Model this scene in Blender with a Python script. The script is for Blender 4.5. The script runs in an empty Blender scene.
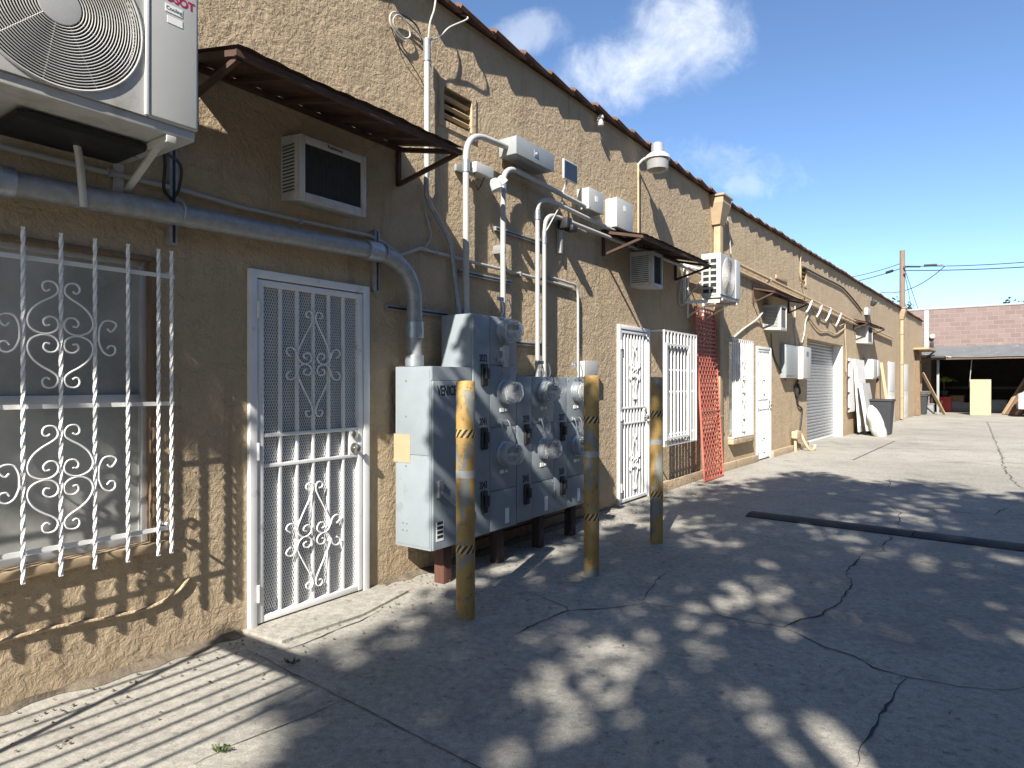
import bpy, bmesh, math, random
from mathutils import Vector, Matrix, noise as mnoise
random.seed(7)
R = math.radians
sc = bpy.context.scene
COL = sc.collection
CAMH = 1.43
FPX = 660.0            # focal length in pixels of the survey photograph

# ------------------------------------------------------------------ frames
class Frame:
    """wall frame: s runs along the wall, n out of the wall, z up"""
    def __init__(self, theta, D):
        self.t = theta; self.D = D
        self.u = (math.sin(theta), math.cos(theta)); self.nn = (math.cos(theta), -math.sin(theta))
        self.rot = math.pi/2 - theta
    def P(self, s, n, z):
        return Vector((-self.D*self.nn[0] + s*self.u[0] + n*self.nn[0],
                       -self.D*self.nn[1] + s*self.u[1] + n*self.nn[1], z))
    def s(self, px, n=0.0):                       # survey: distance along the wall
        ph = math.atan((px-512)/FPX)
        return (self.D-n)/math.tan(self.t-ph)
    def z(self, px, py, n=0.0):                   # survey: height
        s = self.s(px, n)
        Y = self.P(s, n, 0).y
        return CAMH + (384-py)*Y/FPX
    def inv(self, v):
        x = v.x + self.D*self.nn[0]; y = v.y + self.D*self.nn[1]
        return (x*self.u[0]+y*self.u[1], x*self.nn[0]+y*self.nn[1], v.z)
T1 = math.atan(468/FPX)
F1 = Frame(T1, 4.25*math.cos(T1))
S_BEND = F1.s(716)
_b = F1.P(S_BEND, 0, 0)
T2 = math.atan(514/FPX)
F2 = Frame(T2, 0); F2.D = -(_b.x*F2.nn[0] + _b.y*F2.nn[1])
S2_START = F2.inv(_b)[0]
W = Frame(math.pi/2, 0)                           # world frame: s = X, n = -Y
def gnd(px, py):
    Y = CAMH*FPX/(py-384.0)
    return Vector(((px-512)/FPX*Y, Y, 0))

# ------------------------------------------------------------------ materials
MATS = {}
def nodes_of(name):
    m = bpy.data.materials.new(name); m.use_nodes = True
    nt = m.node_tree; nt.nodes.clear()
    out = nt.nodes.new('ShaderNodeOutputMaterial'); b = nt.nodes.new('ShaderNodeBsdfPrincipled')
    nt.links.new(b.outputs[0], out.inputs[0])
    return m, nt, b, out
def nz(nt, vec, scale, detail=4, rough=.55, dist=0):
    n = nt.nodes.new('ShaderNodeTexNoise'); n.inputs['Scale'].default_value = scale
    n.inputs['Detail'].default_value = detail; n.inputs['Roughness'].default_value = rough
    n.inputs['Distortion'].default_value = dist
    nt.links.new(vec, n.inputs['Vector']); return n.outputs[0]
def ramp(nt, fac, stops):
    r = nt.nodes.new('ShaderNodeValToRGB'); e = r.color_ramp.elements
    while len(e) < len(stops): e.new(.5)
    for el, (p, c) in zip(e, stops):
        el.position = p; el.color = c if len(c) == 4 else (*c, 1)
    nt.links.new(fac, r.inputs[0]); return r.outputs[0]
def mix(nt, fac, a, b, mode='MIX'):
    m = nt.nodes.new('ShaderNodeMix'); m.data_type = 'RGBA'; m.blend_type = mode
    for sock, v in ((m.inputs[0], fac), (m.inputs[6], a), (m.inputs[7], b)):
        if isinstance(v, (int, float)): sock.default_value = v
        elif isinstance(v, tuple): sock.default_value = (*v, 1) if len(v) == 3 else v
        else: nt.links.new(v, sock)
    return m.outputs[2]
def math_(nt, op, a, b=0.0, c=None, clamp=False):
    m = nt.nodes.new('ShaderNodeMath'); m.operation = op; m.use_clamp = clamp
    for i, v in enumerate((a, b, c)):
        if v is None: continue
        if isinstance(v, (int, float)): m.inputs[i].default_value = v
        else: nt.links.new(v, m.inputs[i])
    return m.outputs[0]
def bump(nt, b, h, strength, dist, prev=None):
    n = nt.nodes.new('ShaderNodeBump'); n.inputs['Strength'].default_value = strength
    n.inputs['Distance'].default_value = dist; nt.links.new(h, n.inputs['Height'])
    if prev is not None: nt.links.new(prev, n.inputs['Normal'])
    nt.links.new(n.outputs[0], b.inputs['Normal']); return n.outputs[0]
def pos(nt, sx=1, sy=1, sz=1):
    g = nt.nodes.new('ShaderNodeNewGeometry')
    m = nt.nodes.new('ShaderNodeMapping'); m.inputs['Scale'].default_value = (sx, sy, sz)
    nt.links.new(g.outputs['Position'], m.inputs[0]); return m.outputs[0]
def sc3(c, k): return tuple(min(1, v*k) for v in c)
def M(name, col, rough=.6, metal=0., var=.14, vscale=7., bmp=.15, bscale=90., bdist=.002, dirt=None, dscale=5., damt=(.55, .7), stretch=(1, 1, 1), spec=.5):
    if name in MATS: return MATS[name]
    m, nt, b, out = nodes_of(name)
    p = pos(nt, *stretch)
    c = ramp(nt, nz(nt, p, vscale, 6, .6), [(.25, sc3(col, 1-var)), (.75, sc3(col, 1+var))])
    if dirt:
        f = ramp(nt, nz(nt, p, dscale, 8, .65), [(damt[0], (0, 0, 0)), (damt[1], (1, 1, 1))])
        c = mix(nt, f, c, dirt)
    nt.links.new(c, b.inputs['Base Color'])
    rr = nt.nodes.new('ShaderNodeMapRange'); rr.inputs[3].default_value = max(0, rough-.1); rr.inputs[4].default_value = min(1, rough+.12)
    nt.links.new(nz(nt, p, vscale*2.3, 4), rr.inputs[0]); nt.links.new(rr.outputs[0], b.inputs['Roughness'])
    b.inputs['Metallic'].default_value = metal
    b.inputs['Specular IOR Level'].default_value = spec
    if bmp: bump(nt, b, nz(nt, p, bscale, 4), bmp, bdist)
    MATS[name] = m; return m

def make_stucco(name, col, strength=1.0):
    m, nt, b, out = nodes_of(name); p = pos(nt)
    big = nz(nt, p, .9, 5, .6); med = nz(nt, p, 5., 6, .65)
    c = ramp(nt, big, [(.3, sc3(col, .93)), (.55, col), (.75, sc3(col, 1.06))])
    c = mix(nt, ramp(nt, med, [(.42, (0, 0, 0)), (.7, (1, 1, 1))]), c, sc3(col, .86))
    # rain streaks and splash dirt near the foot (worn, own shape)
    st = nz(nt, pos(nt, 4., 4., .35), 1.6, 6, .65)
    c = mix(nt, math_(nt, 'MULTIPLY', ramp(nt, st, [(.56, (0, 0, 0)), (.72, (1, 1, 1))]), .6), c, sc3((col[0]*.55, col[1]*.53, col[2]*.52), 1))
    g = nt.nodes.new('ShaderNodeNewGeometry'); sx = nt.nodes.new('ShaderNodeSeparateXYZ'); nt.links.new(g.outputs['Position'], sx.inputs[0])
    foot = nt.nodes.new('ShaderNodeMapRange'); foot.inputs[1].default_value = .45; foot.inputs[2].default_value = 0
    nt.links.new(math_(nt, 'ADD', sx.outputs[2], math_(nt, 'MULTIPLY', med, .35)), foot.inputs[0])
    c = mix(nt, math_(nt, 'MULTIPLY', foot.outputs[0], .4), c, (.21, .17, .12))
    nt.links.new(c, b.inputs['Base Color']); b.inputs['Roughness'].default_value = .92
    b.inputs['Specular IOR Level'].default_value = .2
    # hand-trowelled skip texture
    a = ramp(nt, nz(nt, p, 17., 6, .62, .5), [(.36, (0, 0, 0)), (.64, (1, 1, 1))])
    f = nz(nt, p, 42., 5, .65, .3)
    u = nz(nt, p, 2.2, 3, .5)
    n1 = bump(nt, b, u, .4*strength, .05)
    n2 = bump(nt, b, a, .75*strength, .010, n1)
    bump(nt, b, f, .8*strength, .010, n2)
    MATS[name] = m; return m
STUCCO = make_stucco('tan stucco', (.455, .355, .235))
TRIMTAN = M('tan painted trim', (.36, .27, .165), .75, bmp=.3, bscale=30, bdist=.004, dirt=(.24, .18, .12), damt=(.6, .75))

def make_concrete():
    m, nt, b, out = nodes_of('worn concrete'); p = pos(nt)
    c = ramp(nt, nz(nt, p, .35, 6, .62), [(.3, (.245, .232, .20)), (.5, (.315, .298, .258)), (.72, (.38, .36, .315))])
    c = mix(nt, math_(nt, 'MULTIPLY', ramp(nt, nz(nt, p, 2.4, 8, .7), [(.5, (0, 0, 0)), (.68, (1, 1, 1))]), .55), c, (.19, .18, .165))
    c = mix(nt, math_(nt, 'MULTIPLY', ramp(nt, nz(nt, pos(nt, 1, 3, 1), 1.3, 8, .7), [(.56, (0, 0, 0)), (.75, (1, 1, 1))]), .6), c, (.42, .40, .355))
    spots = ramp(nt, nz(nt, p, 15., 3, .6), [(.61, (0, 0, 0)), (.67, (1, 1, 1))])
    c = mix(nt, math_(nt, 'MULTIPLY', spots, .5), c, (.11, .105, .10))
    grain = nz(nt, p, 140., 3, .6)
    c = mix(nt, .5, c, mix(nt, 1., c, ramp(nt, grain, [(.3, (.45, .45, .45)), (.7, (1.4, 1.4, 1.4))]), 'MULTIPLY'))
    c = mix(nt, .55, c, mix(nt, 1., c, ramp(nt, nz(nt, p, 22., 8, .75), [(.35, (.5, .5, .5)), (.65, (1.4, 1.4, 1.4))]), 'MULTIPLY'))
    oil = ramp(nt, nz(nt, p, .8, 4, .55, .6), [(.60, (0, 0, 0)), (.70, (1, 1, 1))])
    c = mix(nt, math_(nt, 'MULTIPLY', oil, .38), c, (.10, .096, .09))
    vo = nt.nodes.new('ShaderNodeTexVoronoi'); vo.inputs['Scale'].default_value = 70; nt.links.new(p, vo.inputs['Vector'])
    agg = math_(nt, 'MULTIPLY', math_(nt, 'LESS_THAN', vo.outputs['Distance'], .22), ramp(nt, nz(nt, p, 1.1, 5, .6), [(.45, (0, 0, 0)), (.6, (1, 1, 1))]))
    c = mix(nt, math_(nt, 'MULTIPLY', agg, .45), c, vo.outputs['Color'], 'SOFT_LIGHT')
    c = mix(nt, math_(nt, 'MULTIPLY', agg, .25), c, (.10, .10, .10))
    nt.links.new(c, b.inputs['Base Color']); b.inputs['Roughness'].default_value = .85
    b.inputs['Specular IOR Level'].default_value = .3
    n1 = bump(nt, b, nz(nt, p, 1.5, 4), .35, .03)
    n2 = bump(nt, b, nz(nt, p, 30, 5, .65), .35, .006, n1)
    bump(nt, b, grain, .45, .003, n2)
    MATS['concrete'] = m; return m
CONC = make_concrete()
CRACK = M('crack dirt', (.035, .033, .03), .95, bmp=0)
JOINT = M('joint dirt', (.07, .066, .06), .95, bmp=0)
WHITE = M('white painted steel', (.70, .70, .68), .42, var=.05, bmp=.12, dirt=(.42, .36, .28), dscale=14, damt=(.66, .78))
WHITEDOOR = M('weathered white door paint', (.70, .70, .69), .5, var=.06, bmp=.12, dirt=(.38, .33, .28), dscale=11, damt=(.62, .76))
ALUM = M('mill aluminium', (.60, .61, .62), .38, metal=.6, var=.06)
GALV = M('galvanised steel', (.40, .43, .455), .42, metal=.7, var=.22, vscale=28, bmp=.1)
GALVDARK = M('weathered galvanised steel', (.30, .31, .315), .46, metal=.35, var=.25, vscale=22, bmp=.1)
PVC = M('grey painted conduit', (.38, .38, .365), .5, var=.08, bmp=.1, dirt=(.33, .29, .24), dscale=9, damt=(.6, .75))
TANPIPE = M('tan painted conduit', (.47, .36, .225), .6, var=.1, bmp=.15, dirt=(.25, .19, .13), damt=(.6, .75))
RUST = M('rusty brown sheet metal', (.060, .032, .022), .8, metal=.1, var=.35, vscale=12, bmp=.4, bscale=45, dirt=(.13, .055, .028), dscale=6, damt=(.5, .72))
RUSTBAR = M('rusty steel bar', (.075, .042, .03), .8, metal=.2, var=.3, bmp=.3)
ACWHITE = M('aged appliance enamel', (.45, .445, .42), .42, var=.05, bmp=.06, dirt=(.30, .27, .22), dscale=6, damt=(.5, .74))
ACGREY = M('warm grey appliance panel', (.43, .43, .41), .4, var=.04, bmp=.05, dirt=(.30, .27, .23), dscale=5, damt=(.62, .8))
DARK = M('black plastic', (.014, .014, .015), .5, var=.2)
DARKGRILL = M('charcoal louvre panel', (.05, .052, .055), .6, var=.25, vscale=20, bmp=.5, bscale=160, bdist=.004)
CABINET = M('blue grey switchgear enamel', (.235, .268, .288), .38, var=.06, bmp=.06, bscale=40, dirt=(.13, .145, .155), dscale=5, damt=(.6, .8))
BOXGREY = M('grey enclosure enamel', (.27, .29, .295), .42, var=.05, bmp=.05, dirt=(.28, .27, .25), damt=(.6, .8))
BOXWHITE = M('white enclosure plastic', (.44, .44, .42), .45, var=.04, bmp=.05, dirt=(.30, .27, .22), damt=(.62, .8))
STICKER = M('faded manila tape', (.33, .275, .165), .7)
PAPER = M('white paper label', (.78, .78, .75), .6, var=.04, bmp=0)
INK = M('black stencil ink', (.018, .018, .022), .6, bmp=0)
REDINK = M('crimson logo ink', (.36, .012, .06), .45, bmp=0)
BLUEINK = M('grey blue label ink', (.16, .19, .24), .5, bmp=0)
REDMESH = M('faded red plastic mesh', (.50, .125, .085), .6, var=.2, bmp=.1, dirt=(.34, .16, .12), damt=(.55, .75))
RUBBER = M('black rubber', (.022, .022, .024), .75, var=.3, bmp=.4, bscale=60)
WOODRED = M('stained timber post', (.10, .042, .028), .8, var=.4, vscale=5, stretch=(6, 6, .6), bmp=.6, bscale=40)
WOODDARK = M('dark creosoted timber', (.045, .03, .024), .85, var=.4, vscale=5, stretch=(6, 6, .6), bmp=.6, bscale=40)
WOOD = M('raw lumber', (.36, .26, .15), .75, var=.18, vscale=5, stretch=(5, 5, .7), bmp=.3, bscale=50)
WOODOLD = M('weathered brown lumber', (.17, .115, .07), .8, var=.3, vscale=5, stretch=(5, 5, .7), bmp=.4, bscale=50)
PLY = M('plywood sheet', (.40, .325, .215), .7, var=.12, vscale=4, stretch=(4, 4, .8), bmp=.15)
POLEWOOD = M('weathered pole timber', (.20, .145, .105), .9, var=.3, vscale=6, stretch=(5, 5, .4), bmp=.6, bscale=30, bdist=.01)
TILE = M('old clay tile', (.13, .072, .052), .85, var=.35, vscale=4, bmp=.4, bscale=40, dirt=(.40, .33, .27), dscale=5, damt=(.58, .72))
CABLEB = M('black cable', (.02, .02, .02), .55, bmp=0)
CABLEW = M('white cable', (.45, .435, .39), .5, bmp=0)
CABLET = M('tan painted cable', (.40, .31, .20), .65, bmp=0)
SHUTTER = M('grey roller slats', (.30, .315, .325), .42, metal=.35, var=.1, bmp=.1, dirt=(.30, .30, .30), damt=(.58, .78))
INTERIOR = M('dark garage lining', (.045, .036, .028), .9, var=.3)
ROOFGREY = M('grey canopy sheet', (.115, .12, .128), .6, var=.2, vscale=2, bmp=.2, dirt=(.34, .34, .33), dscale=2.2, damt=(.63, .66))
ROOFGRAVEL = M('roof gravel', (.32, .31, .30), .95, bmp=.5, bscale=30, bdist=.02)
BARK = M('tree bark', (.14, .10, .07), .95, var=.3, bmp=.8, bscale=14, bdist=.03, stretch=(3, 3, .6))
SACK = M('white woven sack', (.44, .43, .41), .8, var=.08, bmp=.5, bscale=14, bdist=.02)
BIN = M('dark grey bin plastic', (.028, .03, .033), .55, var=.15)
CARPAINT = M('silver car paint', (.55, .56, .57), .3, metal=.4, var=.03, bmp=0)
GRAPHITE = M('charcoal rubber seal', (.05, .05, .055), .7, bmp=0)
INNERDOOR = M('grey slab door', (.085, .083, .08), .6, var=.1, bmp=.1)
BRASS = M('satin nickel', (.55, .53, .48), .28, metal=1, var=.05, bmp=0)
LENS = M('prismatic lamp refractor', (.27, .27, .26), .3, var=.08, bmp=.4, bscale=60)
FLOWER = M('yellow green foliage', (.22, .30, .04), .7)
REDTOY = M('red plastic', (.42, .03, .02), .5)
YELTOY = M('yellow plastic', (.55, .38, .03), .5)

def make_leaf(name, c0, c1):
    m, nt, b, out = nodes_of(name)
    c = ramp(nt, nz(nt, pos(nt), 1.7, 4), [(.3, c0), (.7, c1)])
    nt.links.new(c, b.inputs['Base Color']); b.inputs['Roughness'].default_value = .55
    tr_ = nt.nodes.new('ShaderNodeBsdfTranslucent'); nt.links.new(mix(nt, .5, c, (.14, .2, .03)), tr_.inputs['Color'])
    ms = nt.nodes.new('ShaderNodeMixShader'); ms.inputs[0].default_value = .35
    nt.links.new(b.outputs[0], ms.inputs[1]); nt.links.new(tr_.outputs[0], ms.inputs[2]); nt.links.new(ms.outputs[0], out.inputs[0])
    MATS[name] = m; return m
LEAF = make_leaf('broad leaf', (.035, .065, .018), (.075, .12, .03))
LEAFDARK = make_leaf('far tree leaf', (.025, .045, .018), (.055, .085, .028))

def make_glass():
    m, nt, b, out = nodes_of('window glass with painted reflection'); p = pos(nt)
    c = ramp(nt, nz(nt, p, 2.2, 6, .6), [(.35, (.27, .275, .255)), (.7, (.45, .452, .42))])  # pale grey base colour stands in for reflections on the panes
    nt.links.new(c, b.inputs['Base Color']); b.inputs['IOR'].default_value = 1.5
    r = ramp(nt, nz(nt, p, 5, 5), [(.4, (.22, .22, .22)), (.75, (.42, .42, .42))]); b.inputs['Specular IOR Level'].default_value = .18; nt.links.new(r, b.inputs['Roughness'])
    bump(nt, b, nz(nt, p, 1.6, 2), .08, .01)
    MATS['glass'] = m; return m
GLASS = make_glass()
def make_domeglass():
    m, nt, b, out = nodes_of('meter glass')
    b.inputs['Base Color'].default_value = (.93, .95, .95, 1); b.inputs['Roughness'].default_value = .04
    b.inputs['Transmission Weight'].default_value = .85; b.inputs['IOR'].default_value = 1.25
    MATS['dome'] = m; return m
DOME = make_domeglass()

def make_bollard_paint():
    m, nt, b, out = nodes_of('chipped yellow bollard paint'); p = pos(nt, 1, 1, .55)
    y = ramp(nt, nz(nt, p, 6, 6), [(.3, (.31, .185, .05)), (.7, (.41, .265, .085))])
    y = mix(nt, ramp(nt, nz(nt, pos(nt), 17, 6, .7), [(.57, (0, 0, 0)), (.63, (1, 1, 1))]), y, (.22, .13, .05))
    grey = ramp(nt, nz(nt, p, 9, 4), [(.3, (.15, .155, .135)), (.7, (.24, .24, .21))])
    f = ramp(nt, nz(nt, p, 7.5, 7, .6, .3), [(.545, (0, 0, 0)), (.56, (1, 1, 1))])
    nt.links.new(mix(nt, f, y, grey), b.inputs['Base Color']); b.inputs['Roughness'].default_value = .6
    n1 = bump(nt, b, f, .7, -.003)
    bump(nt, b, nz(nt, pos(nt), 60, 4), .25, .003, n1)
    MATS['bollard'] = m; return m
BOLLARD = make_bollard_paint()
def make_hazard():
    m, nt, b, out = nodes_of('hazard stripe tape')
    tc = nt.nodes.new('ShaderNodeTexCoord'); sp = nt.nodes.new('ShaderNodeSeparateXYZ'); nt.links.new(tc.outputs['Object'], sp.inputs[0])
    a = math_(nt, 'ARCTAN2', sp.outputs[1], sp.outputs[0])
    v = math_(nt, 'ADD', math_(nt, 'MULTIPLY', a, 1.592), math_(nt, 'MULTIPLY', sp.outputs[2], -20.))
    f = math_(nt, 'GREATER_THAN', math_(nt, 'FRACT', v), .5)
    yel = ramp(nt, nz(nt, pos(nt), 30, 5), [(.35, (.44, .27, .06)), (.65, (.56, .42, .20))])
    nt.links.new(mix(nt, f, yel, (.02, .02, .02)), b.inputs['Base Color']); b.inputs['Roughness'].default_value = .55
    MATS['hazard'] = m; return m
HAZARD = make_hazard()
def make_block():
    m, nt, b, out = nodes_of('painted concrete block')
    tc = nt.nodes.new('ShaderNodeTexCoord')
    br = nt.nodes.new('ShaderNodeTexBrick')
    br.inputs['Color1'].default_value = (.175, .125, .112, 1); br.inputs['Color2'].default_value = (.215, .156, .142, 1)
    br.inputs['Mortar'].default_value = (.24, .195, .175, 1); br.inputs['Scale'].default_value = 1
    br.inputs['Mortar Size'].default_value = .014; br.inputs['Brick Width'].default_value = .42; br.inputs['Row Height'].default_value = .21
    mp = nt.nodes.new('ShaderNodeMapping'); mp.inputs['Rotation'].default_value = (R(90), 0, 0)
    sp = nt.nodes.new('ShaderNodeSeparateXYZ'); cb = nt.nodes.new('ShaderNodeCombineXYZ')
    nt.links.new(tc.outputs['Object'], sp.inputs[0]); nt.links.new(sp.outputs[1], cb.inputs[0]); nt.links.new(sp.outputs[2], cb.inputs[1])
    nt.links.new(cb.outputs[0], br.inputs['Vector'])
    w = ramp(nt, nz(nt, pos(nt), 1.4, 8, .7), [(.58, (0, 0, 0)), (.68, (1, 1, 1))])
    c = mix(nt, math_(nt, 'MULTIPLY', w, .7), br.outputs['Color'], (.29, .235, .205))
    nt.links.new(c, b.inputs['Base Color']); b.inputs['Roughness'].default_value = .9
    n1 = bump(nt, b, br.outputs['Fac'], .6, -.012)
    bump(nt, b, nz(nt, pos(nt), 25, 4), .3, .008, n1)
    MATS['block'] = m; return m
BLOCK = make_block()

# ------------------------------------------------------------------ mesh builder
def catmull(pts, k=5, closed=False):
    P = [Vector(p) for p in pts]; n = len(P); out = []
    if n < 3: return P
    rng = range(n) if closed else range(n-1)
    for i in rng:
        p1, p2 = P[i], P[(i+1) % n]
        p0 = P[(i-1) % n] if (closed or i > 0) else p1*2-p2
        p3 = P[(i+2) % n] if (closed or i+2 < n) else p2*2-p1
        for j in range(k):
            t = j/k
            out.append(.5*((2*p1)+(p2-p0)*t+(2*p0-5*p1+4*p2-p3)*t*t+(3*p1-p0-3*p2+p3)*t**3))
    if not closed: out.append(P[-1])
    return out
class MB:
    def __init__(self, root, frame=F1):
        self.root = root; self.f = frame; self.bm = bmesh.new()
    def _new(self, co): return self.bm.verts.new(co)
    def face(self, pts):
        try: return self.bm.faces.new([self._new(p) for p in pts])
        except ValueError: return None
    def box(self, s0, s1, n0, n1, z0, z1, bev=0, seg=2):
        r = bmesh.ops.create_cube(self.bm, size=1.0)
        vs = r['verts']
        for v in vs:
            v.co = Vector(((s0+s1)/2+v.co.x*(s1-s0), (n0+n1)/2+v.co.y*(n1-n0), (z0+z1)/2+v.co.z*(z1-z0)))
        if bev:
            es = list({e for v in vs for e in v.link_edges})
            bmesh.ops.bevel(self.bm, geom=es, offset=bev, segments=seg, affect='EDGES', profile=.6)
        return self
    def beam(self, p, q, w, h, up=(0, 0, 1), twist=0, segs=1):
        p, q = Vector(p), Vector(q); d = (q-p).normalized(); up = Vector(up)
        if abs(d.dot(up)) > .98: up = Vector((1, 0, 0))
        a = d.cross(up).normalized(); b2 = a.cross(d).normalized()
        rings = []
        for i in range(segs+1):
            c = p.lerp(q, i/segs); an = twist*i/segs
            ca, sa = math.cos(an), math.sin(an)
            A = a*ca+b2*sa; B = b2*ca-a*sa
            rings.append([self._new(c+A*x*w/2+B*y*h/2) for x, y in ((-1, -1), (1, -1), (1, 1), (-1, 1))])
        for r0, r1 in zip(rings, rings[1:]):
            for k in range(4): self.bm.faces.new((r0[k], r0[(k+1) % 4], r1[(k+1) % 4], r1[k]))
        self.bm.faces.new(rings[0]); self.bm.faces.new(rings[-1]); return self
    def tube(self, pts, r, seg=8, closed=False, smooth=0):
        P = catmull(pts, smooth, closed) if smooth else [Vector(p) for p in pts]
        n = len(P); rad = r if isinstance(r, (list, tuple)) else None
        t = (P[1]-P[0]).normalized(); ref = Vector((0, 0, 1)) if abs(t.z) < .9 else Vector((1, 0, 0))
        a = t.cross(ref).normalized(); rings = []
        for i in range(n):
            if closed: t = (P[(i+1) % n]-P[i-1]).normalized()
            else:
                t = (P[min(i+1, n-1)]-P[max(i-1, 0)])
                t = t.normalized() if t.length > 1e-9 else Vector((0, 0, 1))
            a = (a-t*a.dot(t)).normalized(); b2 = t.cross(a)
            rr = r if rad is None else rad[0]+(rad[1]-rad[0])*i/(n-1)
            rings.append([self._new(P[i]+(a*math.cos(2*math.pi*k/seg)+b2*math.sin(2*math.pi*k/seg))*rr) for k in range(seg)])
        pairs = list(zip(rings, rings[1:])) + ([(rings[-1], rings[0])] if closed else [])
        for r0, r1 in pairs:
            for k in range(seg): self.bm.faces.new((r0[k], r0[(k+1) % seg], r1[(k+1) % seg], r1[k]))
        if not closed: self.bm.faces.new(rings[0]); self.bm.faces.new(rings[-1])
        return self
    def lathe(self, c, axis, prof, seg=24):
        c = Vector(c); ax = Vector(axis).normalized()
        ref = Vector((0, 0, 1)) if abs(ax.z) < .9 else Vector((1, 0, 0))
        a = ax.cross(ref).normalized(); b2 = ax.cross(a); rings = []
        for r, h in prof:
            rings.append([self._new(c+ax*h+(a*math.cos(2*math.pi*k/seg)+b2*math.sin(2*math.pi*k/seg))*max(r, 1e-4)) for k in range(seg)])
        for r0, r1 in zip(rings, rings[1:]):
            for k in range(seg): self.bm.faces.new((r0[k], r0[(k+1) % seg], r1[(k+1) % seg], r1[k]))
        self.bm.faces.new(rings[0]); self.bm.faces.new(rings[-1]); return self
    def prism(self, pts, vec):
        v = Vector(vec); a = [self._new(p) for p in pts]; b2 = [self._new(Vector(p)+v) for p in pts]
        self.bm.faces.new(a); self.bm.faces.new(b2[::-1]); n = len(a)
        for k in range(n): self.bm.faces.new((a[k], a[(k+1) % n], b2[(k+1) % n], b2[k]))
        return self
    def plate_hole(self, s0, s1, z0, z1, cs, cz, r, n, depth=.07, segs=64):
        angs = sorted([2*math.pi*k/segs for k in range(segs)] + [math.atan2(z-cz, s-cs) % (2*math.pi) for s in (s0, s1) for z in (z0, z1)])
        inn, outr, bk = [], [], []
        for a in angs:
            ca, sa = math.cos(a), math.sin(a); ts = []
            if ca > 1e-6: ts.append((s1-cs)/ca)
            if ca < -1e-6: ts.append((s0-cs)/ca)
            if sa > 1e-6: ts.append((z1-cz)/sa)
            if sa < -1e-6: ts.append((z0-cz)/sa)
            t = min(ts)
            outr.append(self._new((cs+ca*t, n, cz+sa*t))); inn.append(self._new((cs+ca*r, n, cz+sa*r))); bk.append(self._new((cs+ca*r*.97, n-depth, cz+sa*r*.97)))
        k = len(angs)
        for i in range(k):
            j = (i+1) % k
            self.bm.faces.new((inn[i], inn[j], outr[j], outr[i])); self.bm.faces.new((bk[i], bk[j], inn[j], inn[i]))
        return self
    def build(self, name, mat, parent=None, smooth=True, world=False):
        bm = self.bm
        inv = self.root.matrix_world_inv if self.root else None
        for v in bm.verts:
            w = self.f.P(*v.co)
            v.co = inv @ w if inv is not None else w
        bmesh.ops.recalc_face_normals(bm, faces=bm.faces[:])
        me = bpy.data.meshes.new(name); bm.to_mesh(me); bm.free()
        if smooth and len(me.polygons):
            me.polygons.foreach_set('use_smooth', [True]*len(me.polygons)); me.set_sharp_from_angle(angle=R(38))
        me.materials.append(mat)
        o = bpy.data.objects.new(name, me); COL.objects.link(o)
        if parent is not None: o.parent = parent
        elif self.root is not None: o.parent = self.root.ob
        return o
class Root:
    def __init__(self, ob, m): self.ob = ob; self.matrix_world_inv = m.inverted()
def thing(name, label, cat, frame, at, group=None, rot=None):
    o = bpy.data.objects.new(name, None); COL.objects.link(o)
    o.empty_display_size = .1
    o.location = frame.P(*at); o.rotation_euler = (0, 0, frame.rot if rot is None else rot)
    o['label'] = label; o['category'] = cat
    if group: o['group'] = group
    m = Matrix.Translation(o.location) @ Matrix.Rotation(o.rotation_euler.z, 4, 'Z')
    return Root(o, m)
def tag(o, label=None, cat=None, group=None, kind=None):
    for k, v in (('label', label), ('category', cat), ('group', group), ('kind', kind)):
        if v: o[k] = v
    return o
def copy_tree(o, parent=None):
    c = o.copy(); COL.objects.link(c)
    if parent is not None: c.parent = parent
    for ch in list(o.children): copy_tree(ch, c)
    return c
def lettering(txt, root, frame, s, n, z, h, mat, parent=None, bold=0.0, sx=1.0, name='lettering', slope=0):
    cu = bpy.data.curves.new('txt', 'FONT'); cu.body = txt; cu.size = h*1.4; cu.extrude = .0006; cu.offset = bold; cu.align_x = 'CENTER'; cu.align_y = 'CENTER'
    ob = bpy.data.objects.new('txt', cu); COL.objects.link(ob)
    dg = bpy.context.evaluated_depsgraph_get(); dg.update()
    me = bpy.data.meshes.new_from_object(ob.evaluated_get(dg)); bpy.data.objects.remove(ob); bpy.data.curves.remove(cu)
    for v in me.vertices:
        v.co = root.matrix_world_inv @ frame.P(s+v.co.x*sx, n+v.co.z, z+v.co.y+slope*v.co.x)
    me.name = name; me.materials.clear(); me.materials.append(mat)
    o = bpy.data.objects.new(name, me); COL.objects.link(o); o.parent = parent if parent is not None else root.ob
    return o

LYRE = [(35, 170), (46, 163), (58, 168), (62, 182), (54, 197), (36, 202), (16, 196), (5, 178), (8, 158), (30, 140), (62, 122), (95, 95), (114, 60), (112, 32), (95, 12), (62, 0), (30, 4), (8, 20), (3, 42), (15, 62), (40, 66), (58, 50), (52, 32), (36, 34)]
CSC = [(43, 40), (56, 28), (70, 38), (80, 55), (74, 66), (52, 73), (26, 66), (10, 35), (8, 0), (10, -22), (26, -55), (52, -69), (74, -58), (74, -34), (54, -29), (42, -42)]
DIAM = [(17, 221), (28, 222), (33, 236), (22, 250), (7, 244), (3, 218), (12, 188), (38, 128), (62, 70), (69, 42), (60, 12), (40, -2), (18, 6), (8, 28), (20, 50), (38, 47), (43, 30), (30, 22)]
CURL = [(28, 30), (38, 38), (46, 52), (38, 68), (22, 70), (8, 56), (3, 30)]
def scroll(root, f, cs, cz, n, pts, ks, kz, parent, mat, r=.0046, name='scroll'):
    MB(root, f).tube([(cs+x*ks, n, cz+y*kz) for x, y in pts], r, 6, smooth=3).build(name, mat, parent)

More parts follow.
